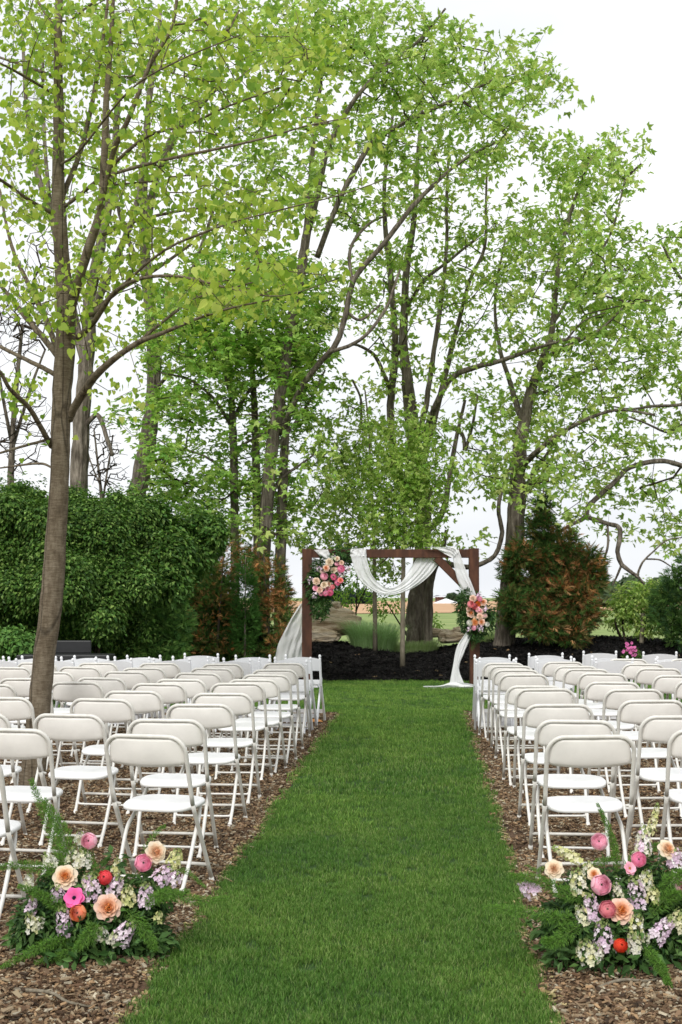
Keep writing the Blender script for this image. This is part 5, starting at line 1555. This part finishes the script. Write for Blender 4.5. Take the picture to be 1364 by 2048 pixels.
fcache = {}
def flower_meshes(kind, c_in, c_out):
    """returns (heart mesh, [(outer petal mesh, matrix)]); unit radius 1, facing +Z"""
    key = (kind, c_in, c_out, random.randrange(2))
    if key in fcache: return fcache[key]
    mb = MB(); outer = []
    ci, co = np.array(c_in), np.array(c_out)
    if kind == 'rose':
        rings = [(3, .05, .10, .30, .42), (4, .10, .22, .34, .46), (5, .17, .38, .38, .50), (6, .25, .58, .40, .52), (6, .33, .85, .42, .54)]
        for k, (n, r0, tilt, W, H) in enumerate(rings):
            for i in range(n):
                m = k / 5; c = ci * (1 - m) + co * m
                V, Q, C = petal_grid(W, H, .55 - .06 * k, -.10 + .08 * k, 5, 4, c * 1.05, c * .9, .02)
                V = place_petal(V, tilt + random.uniform(-.06, .06), r0, 2 * pi * i / n + k * .7 + random.uniform(-.1, .1), -.05 * k)
                mb.add(V, Q, col=C)
        V, Q, C = petal_grid(.52, .72, .30, .28, 6, 5, co * 1.02, co * .95, .03)
        pm = [make_mesh('petal', V, [Q], True, C)]; pm[0].materials.append(M['petal'])
        for i in range(7):
            outer.append((pm[0], Matrix.Rotation(2 * pi * i / 7 + .3, 4, 'Z') @ Matrix.Translation((0, .38, -.28)) @ Matrix.Rotation(-(1.15 + random.uniform(-.1, .25)), 4, 'X')))
    elif kind == 'ranunculus':
        for k in range(7):
            R = .30 + .085 * k; n = 4 + (k > 2) + (k > 4)
            top = 1.35 - .10 * k
            for i in range(n):
                m = k / 7; c = ci * (1 - m) + co * m
                V, Q, C = sphere_petal(R, 2 * pi * i / n + k * .9, 1.0, -.7, top + random.uniform(-.08, .05), .02 + .012 * k, c * .88, c * .74 + .22)
                V[:, 2] *= .85; mb.add(V, Q, col=C)
        dk = np.array((.06, .09, .02)); V, Q, C = sphere_petal(.11, 0, pi, -.2, 1.5, 0, dk, dk * .5, 8, 4); V[:, 2] += .25; mb.add(V, Q, col=C)
        V, Q, C = sphere_petal(.92, 0, .62, -.9, .62, .14, co * .88, co * .76 + .22)
        pm = make_mesh('petal', V, [Q], True, C); pm.materials.append(M['petal'])
        for i in range(6): outer.append((pm, Matrix.Rotation(2 * pi * i / 6 + .2, 4, 'Z')))
    elif kind == 'ball':
        for k in range(6):
            R = .72 + .05 * k
            for i in range(4):
                V, Q, C = sphere_petal(R, 2 * pi * i / 4 + k * .8, 1.0, -1.0, 1.45 - .16 * k, .0, co * .85, co * (1.0 + .1 * (k % 2)))
                mb.add(V, Q, col=C)
        V, Q, C = sphere_petal(1.0, 0, .8, -1.1, .5, .03, co * .8, co)
        pm = make_mesh('petal', V, [Q], True, C); pm.materials.append(M['petal'])
        for i in range(4): outer.append((pm, Matrix.Rotation(2 * pi * i / 4 + .2, 4, 'Z')))
    else:  # open anemone-like bloom
        dk = ci
        V, Q, C = sphere_petal(.20, 0, pi, -.1, 1.5, 0, dk, dk * .7, 10, 4); V[:, 2] += .08; mb.add(V, Q, col=C)
        for i in range(26):
            a = 2 * pi * i / 26; r = .30 + .05 * (i % 2)
            mb.box((r * cos(a), r * sin(a), .12), (.05, .05, .05), None, dk * .8)
        for ring, n in ((0, 6), (1, 7)):
            V, Q, C = petal_grid(.50, .92 - .12 * ring, .18, .12, 6, 5, co, co * .85, .02)
            pm = make_mesh('petal', V, [Q], True, C); pm.materials.append(M['petal'])
            for i in range(n):
                outer.append((pm, Matrix.Rotation(2 * pi * (i + .5 * ring) / n, 4, 'Z') @ Matrix.Translation((0, .10, .0 + .05 * ring)) @ Matrix.Rotation(-(1.25 - .3 * ring + random.uniform(-.1, .1)), 4, 'X')))
    me = mb.mesh(kind); me.materials.append(M['petal'])
    fcache[key] = (me, outer)
    return fcache[key]

def add_flower(parent, pname, kind, pos, facing, diam, c_in, c_out, petals=True):
    heart, outer = flower_meshes(kind, c_in, c_out)
    pl = Vector(parent.location)
    mtx = face_matrix(Vector(pos) - pl, facing, diam / 2, random.uniform(0, 6.28))
    if petals:
        o = bpy.data.objects.new(pname, heart); COL.objects.link(o); o.parent = parent; o.matrix_local = mtx
        for me, mt in outer:
            q = bpy.data.objects.new('petal', me); COL.objects.link(q); q.parent = o; q.matrix_local = mt
    else:
        key = ('joined', heart.name)
        if key not in fcache:
            mb = MB()
            def getm(me, mt):
                V = np.array([mt @ v.co for v in me.vertices]); Q = [list(p.vertices) for p in me.polygons]
                a = np.zeros(len(V) * 4); me.color_attributes['Col'].data.foreach_get('color', a)
                C = a.reshape(-1, 4)[:, :3]
                mb.add(V, Q=[q for q in Q if len(q) == 4], T=[q for q in Q if len(q) == 3] or None, col=C)
            getm(heart, Matrix.Identity(4))
            for me, mt in outer: getm(me, mt)
            j = mb.mesh(pname); j.materials.append(M['petal']); fcache[key] = j
        o = bpy.data.objects.new(pname, fcache[key]); COL.objects.link(o); o.parent = parent; o.matrix_local = mtx
    return o

def stem_between(parent, a, b, r=.0022, col=(0.09, 0.16, 0.04)):
    mb = MB(); a, b = np.array(a), np.array(b); m = (a + b) / 2 + rng.normal(0, .012, 3)
    mb.tube(catmull([a, m, b], 3), r, 5, True, np.array(col))
    return link('flower_stem', mb.mesh('flower_stem'), M['leaf_hedge'], parent, False)

def floret_spike(parent, name, a, b, n, size, cols, budc, thick):
    """stock or snapdragon: ruffled florets round a stem from a (base) to b (tip)"""
    a, b = np.array(a, float), np.array(b, float); ax = norm(b - a)
    s = norm(np.cross(ax, (0.3, 1, .2))); t = np.cross(ax, s)
    mb = MB()
    bend = rng.normal(0, .06, 3) * np.linalg.norm(b - a)
    for i in range(n):
        f = (i + .5) / n; ang = i * 2.4 + random.uniform(-.3, .3)
        rad = s * cos(ang) + t * sin(ang)
        r = thick * (1 - .55 * f ** 2)
        c0 = a + (b - a) * f + bend * f * (1 - f) * 2 + rad * r
        d = norm(rad + ax * .35 + rng.normal(0, .15, 3)); sz = size * (1 - .55 * f ** 1.6) * random.uniform(.8, 1.15)
        u1 = norm(np.cross(d, (.1, .2, 1))); u2 = np.cross(d, u1)
        c = np.array(random.choice(cols)) * random.uniform(.88, 1.1)
        if f > .82: c = np.array(budc)
        for k in range(5):
            an = 2 * pi * k / 5 + random.uniform(-.2, .2); e = u1 * cos(an) + u2 * sin(an); w_ = np.cross(d, e)
            lift = random.uniform(.1, .7)
            V = [c0, c0 + e * sz * .55 + w_ * sz * .38 + d * sz * lift * .5, c0 + e * sz + d * sz * (lift - .15), c0 + e * sz * .55 - w_ * sz * .38 + d * sz * lift * .6]
            mb.add(V, Q=[(0, 1, 2, 3)], col=c * (1 if k % 2 else .93))
    mb.tube([a, (a + b) / 2 + bend * .5, b], [.003, .0025, .0015], 5, True, np.array((.12, .2, .06)))
    return link(name, mb.mesh(name, False), M['petal'], parent, False)

def fern_plume(parent, pts_, D, w, n, cols=((0.12, 0.26, 0.04), (0.16, 0.32, 0.05), (0.10, 0.21, 0.035)), dD=None, name='fern_plume'):
    """fine-needled asparagus fern: pts_ in photograph pixels from base to tip"""
    q = [P(p[0], p[1], D + (dD[i] if dD else 0)) for i, p in enumerate(pts_)]
    c = catmull(q, 8); m = len(c)
    f = rng.random(n) ** .85
    i0 = np.clip((f * (m - 1)).astype(int), 0, m - 2); fr_ = (f * (m - 1) - i0)[:, None]
    pos = c[i0] * (1 - fr_) + c[i0 + 1] * fr_
    tan_ = norm(c[i0 + 1] - c[i0])
    rad = norm(np.cross(tan_, rng.normal(0, 1, (n, 3))))
    prof = w * np.sin(np.clip(.18 + .82 * (1 - f), 0, 1) * pi / 2) * np.clip(f * 6 + .3, 0, 1)
    reach = prof * rng.uniform(.2, 1, n)
    p0 = pos + rad * (reach * .55)[:, None] + tan_ * (reach * .3)[:, None]
    dv = norm(rad + tan_ * .75 + rng.normal(0, .35, (n, 3)))
    L = prof * rng.uniform(.25, .55, n) + .004
    V, Q, C = leaf_arrays(p0, norm(rng.normal(0, 1, (n, 3))), dv, L, np.full(n, .0024), palette(n, list(cols), .2), .0)
    # side sprigs that carry the needles
    mb = MB(); mb.add(V, Q=Q, col=C)
    mb.tube(c, np.linspace(.002, .0008, m), 5, True, np.array((.12, .2, .05)))
    for k in range(0, int(n / 26)):
        ff = rng.random(); i1 = min(int(ff * (m - 1)), m - 2); b0_ = c[i1]
        pr = w * math.sin(min(1, .18 + .82 * (1 - ff)) * pi / 2)
        r_ = norm(np.cross(tan_[0], rng.normal(0, 1, 3)) + norm(c[i1 + 1] - c[i1]) * .7)
        mb.tube([b0_, b0_ + r_ * pr * .85], [.0010, .0006], 3, False, np.array((.11, .2, .05)))
    return link(name, mb.mesh(name, False), M['leaf_hedge'], parent, False)

def greens(parent, blobs, D, size, cols, n_per, zmin=.01, wide=.42, name='foliage'):
    P_, N_ = [], []
    for (cx, cy, rx, ry, dd, dr) in blobs:
        c = P(cx, cy, D + dd); p, d = ell_points(int(n_per * rx * ry / 1000), c, (rx * D / F, dr, ry * D / F), .45); P_.append(p); N_.append(d)
    p = np.concatenate(P_); d = np.concatenate(N_); k = p[:, 2] > zmin; p = p[k]; d = d[k]; n = len(p)
    nr = norm(d * .5 + np.array([0, -.3, .8]) + rng.normal(0, .4, (n, 3))); dv = norm(d + rng.normal(0, .5, (n, 3)) + np.array([0, 0, .1]))
    L = rng.uniform(.6, 1.3, n) * size
    V, Q, C = leaf_arrays(p, nr, dv, L, L * wide, palette(n, cols, .2), .15)
    o = link(name, make_mesh(name, V, [Q], False, C), M['leaf_hedge'], parent, False); tag(o, kind='stuff'); return o

PINK = (1.0, 0.36, 0.56); HOT = (1.0, 0.20, 0.52); LPINK = (1.0, 0.56, 0.68); CORAL = (0.85, 0.13, 0.15); ORNG = (1.0, 0.30, 0.05)
PEACH_I = (0.88, 0.42, 0.14); PEACH_O = (0.86, 0.62, 0.50); CREAM = (0.86, 0.74, 0.58); ROSEP = (1.0, 0.34, 0.38); RED = (0.80, 0.10, 0.05)
LILAC = [(0.86, 0.70, 0.82), (0.93, 0.82, 0.90), (0.78, 0.60, 0.75)]; BUDS = (0.30, 0.38, 0.14)
YELW = [(0.76, 0.74, 0.40), (0.82, 0.80, 0.55), (0.66, 0.68, 0.30)]; WHT = [(0.82, 0.81, 0.68), (0.85, 0.84, 0.76), (0.78, 0.78, 0.55)]
DGREEN = [(0.035, 0.085, 0.020), (0.055, 0.12, 0.03), (0.08, 0.155, 0.04), (0.025, 0.065, 0.018)]

def arrangement(label, D, base_px, fl, spikes, plumes, mound, extra_leaf):
    x0 = P(base_px, 1200, D)[0]
    root = empty('flower_arrangement', (x0, D, 0.004), label, 'flowers', 'flower arrangements on the ground at the aisle entrance')
    base = np.array((x0, D + .02, .05))
    greens(root, mound, D, .036, DGREEN + [(0.10, 0.19, 0.05)], 300)
    greens(root, extra_leaf, D, .052, DGREEN[:3] + [(0.09, 0.18, 0.05)], 70, .012, .42, 'broad_leaves')
    def dep(py): return D - .19 + .24 * max(0, min(1, (1900 - py) / 230.0))
    for (nm, kd, px, py, dm, ci, co) in fl:
        d = dep(py) - .03; p = P(px, py, d); dia = dm * d / F * .93
        fc = Vector((random.uniform(-.35, .35) + (px - base_px) / 500, -1, random.uniform(.25, .75)))
        add_flower(root, nm, kd, p, fc, dia, ci, co)
        stem_between(root, p - np.array(fc.normalized()) * dia * .3, base + rng.normal(0, .04, 3) * (1, 1, .2))
    for (nm, x0_, y0_, x1_, y1_, n, th, cl) in spikes:
        d = dep((y0_ + y1_) / 2)
        a = P(x0_, y0_, d); b = P(x1_, y1_, d - .02)
        floret_spike(root, nm, a, b, int(n * 1.6), .0155, cl, BUDS, th * d / F)
        stem_between(root, a, base + rng.normal(0, .04, 3) * (1, 1, .2))
    for (pp, w, n, dd) in plumes:
        fern_plume(root, pp, D, w, n, dD=dd)
    return root
arrangement('low arrangement of peach and pink flowers with ferns on the chips, left of the aisle', 5.66, 190,
    [('rose', 'rose', 216, 1815, 54, PEACH_I, PEACH_O), ('rose', 'rose', 130, 1753, 50, PEACH_I, CREAM), ('rose', 'rose', 312, 1704, 44, (0.86, 0.50, 0.28), CREAM),
     ('ranunculus', 'ranunculus', 286, 1726, 38, PINK, PINK), ('ranunculus', 'ranunculus', 179, 1682, 35, PINK, LPINK), ('ranunculus', 'ranunculus', 157, 1826, 36, RED, ORNG),
     ('ranunculus', 'ball', 210, 1755, 31, CORAL, CORAL), ('anemone', 'anemone', 149, 1796, 46, (.03, .02, .05), HOT)],
    [('snapdragon', 150, 1725, 152, 1690, 22, 17, WHT), ('snapdragon', 172, 1730, 168, 1700, 16, 12, WHT), ('snapdragon', 105, 1730, 88, 1708, 16, 11, WHT), ('snapdragon', 258, 1805, 254, 1770, 22, 13, YELW), ('snapdragon', 346, 1728, 356, 1700, 20, 13, YELW),
     ('snapdragon', 68, 1862, 58, 1826, 18, 11, YELW + WHT), ('snapdragon', 76, 1850, 84, 1838, 8, 9, WHT), ('snapdragon', 205, 1880, 196, 1856, 16, 12, WHT), ('snapdragon', 226, 1885, 232, 1862, 12, 9, WHT),
     ('stock', 185, 1800, 190, 1745, 34, 17, LILAC), ('stock', 225, 1785, 240, 1750, 24, 13, LILAC), ('stock', 118, 1800, 112, 1770, 20, 13, LILAC), ('stock', 132, 1868, 124, 1812, 32, 14, LILAC), ('stock', 292, 1808, 290, 1765, 30, 15, LILAC),
     ('stock', 240, 1882, 268, 1842, 34, 17, LILAC), ('stock', 320, 1760, 345, 1732, 26, 16, LILAC), ('stock', 345, 1765, 360, 1742, 14, 11, LILAC), ('stock', 62, 1825, 68, 1792, 14, 9, LILAC), ('stock', 158, 1682, 160, 1662, 12, 8, LILAC + WHT), ('stock', 180, 1775, 170, 1752, 16, 12, LILAC + WHT),
     ('snapdragon', 55, 1775, 60, 1745, 16, 9, WHT), ('snapdragon', 230, 1745, 236, 1716, 12, 7, YELW + WHT), ('snapdragon', 315, 1840, 322, 1825, 8, 7, YELW)],
    [([(130, 1740), (115, 1690), (90, 1630), (62, 1560)], .052, 1700, [0, .05, .1, .12]), ([(140, 1735), (132, 1680), (112, 1640), (88, 1600)], .055, 1400, [0, .0, .0, .0]), ([(140, 1745), (90, 1738), (40, 1730), (-20, 1738)], .042, 1400, [0, -.05, -.1, -.15]),
     ([(150, 1830), (105, 1805), (72, 1785), (38, 1772)], .040, 1300, [-.1, -.14, -.16, -.16]), ([(160, 1890), (110, 1885), (60, 1905), (2, 1935)], .042, 1500, [-.1, -.2, -.26, -.3]), ([(170, 1880), (140, 1905), (115, 1915), (70, 1925)], .040, 900, [-.1, -.2, -.22, -.24]),
     ([(290, 1810), (330, 1788), (390, 1800), (455, 1796)], .044, 1500, [-.1, -.15, -.15, -.1]), ([(280, 1800), (320, 1795), (350, 1788), (378, 1782)], .036, 900, [-.05, -.08, -.1, -.1]), ([(280, 1720), (300, 1680), (318, 1660), (330, 1652)], .022, 400, [.1, .12, .13, .14]),
     ([(340, 1740), (370, 1742), (395, 1760), (410, 1775)], .02, 400, [0, 0, 0, 0]), ([(200, 1750), (175, 1720), (168, 1700), (160, 1690)], .04, 700, [0, 0, .04, .05]), ([(250, 1820), (280, 1850), (300, 1880), (310, 1900)], .05, 900, [-.1, -.18, -.2, -.2]), ([(190, 1850), (180, 1870), (165, 1885), (150, 1900)], .05, 900, [-.15, -.22, -.24, -.24])],
    [(180, 1850, 110, 70, 0, .20), (110, 1830, 70, 70, 0, .16), (260, 1850, 70, 60, 0, .16), (190, 1790, 90, 60, .04, .14), (70, 1850, 45, 50, 0, .12), (300, 1880, 40, 40, -.03, .12), (120, 1770, 40, 40, .05, .1), (300, 1790, 45, 50, .03, .1)],
    [(180, 1890, 130, 35, -.08, .2), (300, 1890, 50, 30, -.08, .14), (60, 1860, 40, 40, 0, .12), (230, 1720, 18, 20, 0, .05)])
arrangement('low arrangement of pink ranunculus and peach roses with ferns, right of the aisle', 5.52, 1235,
    [('rose', 'rose', 1243, 1821, 52, PEACH_I, PEACH_O), ('rose', 'rose', 1108, 1738, 38, (0.86, 0.60, 0.40), CREAM), ('rose', 'rose', 1336, 1698, 40, (0.86, 0.48, 0.24), CREAM), ('rose', 'rose', 1188, 1748, 28, PEACH_I, CREAM),
     ('ranunculus', 'ranunculus', 1199, 1684, 37, PINK, LPINK), ('ranunculus', 'ranunculus', 1201, 1770, 44, PINK, LPINK), ('ranunculus', 'ranunculus', 1215, 1819, 38, ROSEP, (0.84, 0.25, 0.33)), ('ranunculus', 'ranunculus', 1277, 1719, 33, HOT, PINK),
     ('ranunculus', 'ball', 1241, 1891, 30, RED, RED), ('anemone', 'anemone', 1259, 1737, 30, (.55, .25, .03), LPINK), ('ranunculus', 'ranunculus', 1360, 1775, 26, PINK, LPINK)],
    [('snapdragon', 1160, 1722, 1105, 1694, 26, 9, YELW), ('snapdragon', 1158, 1785, 1150, 1735, 28, 15, YELW + WHT), ('snapdragon', 1178, 1745, 1174, 1722, 12, 9, WHT + YELW), ('snapdragon', 1164, 1850, 1156, 1810, 22, 12, YELW + WHT),
     ('snapdragon', 1290, 1775, 1296, 1740, 22, 13, YELW + WHT), ('snapdragon', 1304, 1805, 1306, 1772, 18, 12, YELW), ('snapdragon', 1175, 1920, 1168, 1880, 28, 18, WHT + YELW), ('snapdragon', 1190, 1915, 1194, 1888, 14, 12, WHT), ('snapdragon', 1270, 1870, 1278, 1828, 26, 15, WHT + YELW),
     ('snapdragon', 1268, 1900, 1262, 1866, 20, 13, WHT), ('snapdragon', 1290, 1885, 1294, 1868, 8, 6, WHT), ('snapdragon', 1350, 1858, 1362, 1818, 20, 12, YELW),
     ('stock', 1068, 1785, 1034, 1758, 28, 14, LILAC), ('stock', 1186, 1838, 1178, 1785, 32, 15, LILAC), ('stock', 1276, 1812, 1268, 1752, 36, 17, LILAC), ('stock', 1212, 1898, 1206, 1840, 38, 19, LILAC), ('stock', 1286, 1705, 1292, 1650, 30, 15, LILAC + WHT),
     ('stock', 1300, 1668, 1316, 1606, 16, 6, YELW), ('stock', 1310, 1878, 1346, 1834, 34, 15, LILAC), ('stock', 1352, 1730, 1352, 1694, 22, 14, LILAC), ('stock', 1235, 1790, 1230, 1765, 12, 9, WHT), ('stock', 1355, 1770, 1360, 1752, 12, 9, WHT)],
    [([(1235, 1745), (1230, 1700), (1216, 1655), (1195, 1608)], .028, 1300, [0, .02, .04, .05]), ([(1165, 1800), (1120, 1780), (1070, 1758), (1020, 1752)], .050, 1500, [-.05, -.1, -.1, -.1]), ([(1170, 1845), (1110, 1835), (1040, 1822), (970, 1815)], .050, 1500, [-.1, -.15, -.2, -.2]),
     ([(1290, 1890), (1310, 1920), (1330, 1950), (1342, 1990)], .036, 1700, [-.15, -.28, -.34, -.4]), ([(1320, 1780), (1345, 1760), (1375, 1745), (1400, 1730)], .055, 1300, [-.05, -.1, -.12, -.14]), ([(1250, 1760), (1270, 1720), (1296, 1700), (1320, 1690)], .05, 900, [.05, .08, .1, .1]),
     ([(1160, 1850), (1130, 1870), (1105, 1885), (1085, 1880)], .05, 900, [-.15, -.2, -.22, -.22]), ([(1180, 1730), (1200, 1725), (1215, 1720), (1230, 1715)], .03, 500, [.02, .03, .04, .05]), ([(1300, 1830), (1330, 1800), (1350, 1790), (1375, 1785)], .05, 900, [-.1, -.12, -.14, -.14]), ([(1130, 1750), (1095, 1735), (1075, 1740), (1050, 1730)], .018, 300, [0, 0, 0, 0])],
    [(1230, 1860, 110, 70, 0, .20), (1160, 1850, 70, 65, 0, .16), (1310, 1860, 70, 65, 0, .16), (1230, 1800, 90, 60, .04, .14), (1120, 1850, 40, 45, 0, .12), (1350, 1800, 50, 60, .03, .12), (1180, 1790, 60, 50, .05, .1), (1300, 1760, 50, 50, .08, .1)],
    [(1230, 1910, 120, 32, -.08, .2), (1130, 1900, 50, 40, -.08, .14), (1105, 1850, 40, 40, 0, .12), (1350, 1890, 40, 40, 0, .12)])

# bouquets fixed to the arch
def bouquet(label, blooms, green_blobs, spikes, D, plumes=(), base=(0, 0)):
    c = P(base[0], base[1], D)
    root = empty('bouquet', tuple(c), label, 'flowers', 'flower sprays tied to the arch')
    greens(root, green_blobs, D, .085, DGREEN + [(0.06, 0.14, 0.04)], 700, .1, .35)
    for (px, py, dm, ci, co, kd) in blooms:
        d = D - .16 + random.uniform(-.05, .03)
        add_flower(root, 'rose' if kd == 'rose' else 'ranunculus', kd, P(px, py, d), (random.uniform(-.4, .4), -1, random.uniform(-.1, .5)), dm * d / F * 1.15, ci, co, False)
    for (x0_, y0_, x1_, y1_, n, th, cl) in spikes:
        floret_spike(root, 'stock', P(x0_, y0_, D - .16), P(x1_, y1_, D - .2), n, .030, cl, BUDS, th * D / F)
    for (pp, w, n) in plumes: fern_plume(root, pp, D - .1, w, n, cols=((.06, .14, .03), (.09, .19, .04)), name='trailing_fern')
    return root
R_ = 'rose'; U_ = 'ranunculus'
bouquet('full spray of pink and cream blooms on the upper left corner of the arch',
    [(659, 1124, 14, CREAM, CREAM, R_), (652, 1136, 12, PEACH_I, PEACH_O, R_), (667, 1139, 13, CREAM, CREAM, R_), (682, 1138, 14, HOT, PINK, U_), (648, 1153, 14, PINK, LPINK, U_), (633, 1162, 13, CREAM, (0.84, .66, .5), R_),
     (648, 1169, 13, CREAM, CREAM, R_), (658, 1167, 11, (0.85, .6, .45), CREAM, R_), (667, 1154, 12, ROSEP, HOT, U_), (675, 1165, 12, HOT, PINK, U_), (681, 1160, 10, PEACH_I, ROSEP, R_), (639, 1179, 12, CREAM, PEACH_O, R_), (660, 1185, 13, CORAL, HOT, U_), (651, 1187, 10, LPINK, PINK, U_),
     (642, 1187, 9, LPINK, LPINK, U_), (683, 1125, 9, CREAM, PEACH_O, R_), (674, 1117, 9, PEACH_O, CREAM, R_), (655, 1178, 10, PEACH_O, LPINK, R_), (631, 1176, 10, LPINK, LPINK, R_), (665, 1174, 9, ROSEP, ROSEP, U_), (644, 1143, 9, LPINK, CREAM, U_), (673, 1128, 8, LPINK, LPINK, U_)],
    [(655, 1150, 38, 40, 0, .16), (640, 1190, 26, 34, 0, .13), (640, 1215, 16, 26, 0, .1), (682, 1108, 26, 18, .05, .16), (680, 1122, 22, 14, .05, .1), (628, 1165, 18, 26, 0, .1)],
    [(625, 1165, 616, 1152, 12, 6, LILAC), (692, 1140, 702, 1140, 14, 6, LILAC), (668, 1118, 664, 1108, 10, 4, LILAC + WHT), (632, 1190, 622, 1192, 10, 5, LILAC), (676, 1150, 692, 1152, 12, 5, LILAC + WHT), (640, 1140, 632, 1132, 10, 4, LILAC)],
    AD - .08, [([(640, 1190), (634, 1210), (630, 1228), (626, 1244)], .10, 500), ([(650, 1195), (646, 1212), (644, 1226), (648, 1240)], .10, 500), ([(622, 1180), (614, 1190), (606, 1196), (600, 1204)], .07, 300)], (655, 1150))
bouquet('narrower spray of orange and peach roses halfway down the right arch post',
    [(946, 1197, 12, CREAM, PEACH_O, R_), (956, 1195, 9, LPINK, LPINK, U_), (960, 1198, 9, LPINK, PINK, U_), (967, 1204, 12, PEACH_I, PEACH_O, R_), (941, 1209, 13, CORAL, ROSEP, U_), (949, 1213, 12, CORAL, CORAL, U_), (956, 1208, 10, PEACH_I, ORNG, R_),
     (942, 1226, 15, PEACH_I, PEACH_O, R_), (960, 1222, 12, LPINK, PEACH_O, R_), (960, 1233, 11, CREAM, PEACH_O, R_), (950, 1245, 14, PEACH_I, (0.87, .5, .25), R_), (963, 1244, 12, PEACH_I, PEACH_O, R_), (939, 1246, 11, WHT[1], WHT[1], U_), (951, 1236, 8, CREAM, CREAM, R_), (955, 1218, 9, CREAM, LPINK, R_),
     (974, 1249, 9, WHT[1], WHT[1], U_), (948, 1256, 9, LPINK, LPINK, U_), (970, 1232, 9, LPINK, CREAM, U_), (937, 1218, 8, PEACH_O, PEACH_O, R_)],
    [(953, 1225, 26, 36, 0, .14), (950, 1262, 20, 24, 0, .12), (930, 1210, 18, 34, .02, .1), (975, 1240, 16, 30, .02, .1), (932, 1240, 14, 24, 0, .1)],
    [(960, 1250, 963, 1266, 14, 5, LILAC), (936, 1256, 940, 1262, 8, 5, LILAC + WHT), (958, 1195, 960, 1184, 8, 4, LILAC), (968, 1215, 974, 1222, 8, 4, LILAC)],
    AD - .17, [([(935, 1205), (926, 1190), (922, 1178), (918, 1168)], .07, 260), ([(935, 1220), (922, 1215), (912, 1214), (902, 1206)], .07, 260), ([(955, 1260), (952, 1276), (948, 1290), (944, 1300)], .08, 300), ([(975, 1240), (985, 1244), (992, 1240), (1000, 1236)], .06, 200)], (955, 1225))

# pink bedding plant on the bank, orange scrap under a chair, dry twigs
pp = P(1264, 1300, 24.6); zb = berm(pp[0], 24.6)
pl = empty('petunia_plant', (pp[0], 24.6, zb), 'bright pink flowering plant on the black mulch behind the right chairs', 'plant')
greens(pl, [(1262, 1308, 18, 16, 0, .12)], 24.6, .06, HEDGE, 1200, zb)
for k in range(22):
    add_flower(pl, 'blossom', 'anemone', P(1262 + random.gauss(0, 8), 1299 + random.gauss(0, 6.5), 24.6 - .14 + random.uniform(-.04, .04)), (random.uniform(-.5, .5), -1, random.uniform(0, .6)), .062, (.5, .3, .3), (0.82, 0.24, 0.55), False)
mb = MB(); mb.box((0, 0, .009), (.22, .13, .014)); o = bevel(link('orange_board', mb.mesh('orange_board', False), M['orange']), .002)
g = P(624, 1443, 15.8); o.location = (g[0], 15.9, .02); o.rotation_euler = (.15, 0, .5)
tag(o, 'small orange board lying on the chips by the front aisle chairs', 'board')
for i, (px, py, ln, an, lab) in enumerate([(455, 1600, .34, .15, 'pale dry stick lying on the chips by the lawn edge, third chair rows'), (120, 1990, .42, -.6, 'peeled stick among the chips below the left flowers'), (1250, 1960, .30, .4, 'thin stick on the chips in front of the right flowers'), (470, 1620, .2, -.2, 'short broad bark strip at the lawn edge')]):
    D_ = 3960 / (py - 1195); X_ = (px - 682) * D_ / F
    mb = MB(); c_ = catmull([(-ln / 2, 0, .008), (-ln * .1, .02, .02), (ln * .2, -.01, .014), (ln / 2, .015, .008)], 4)
    mb.tube(c_, np.linspace(.008, .004, len(c_)), 6)
    o = link('stick', mb.mesh('stick'), M['bark_pale']); o.location = (X_, D_, .012); o.rotation_euler = (0, 0, an); tag(o, lab, 'stick')
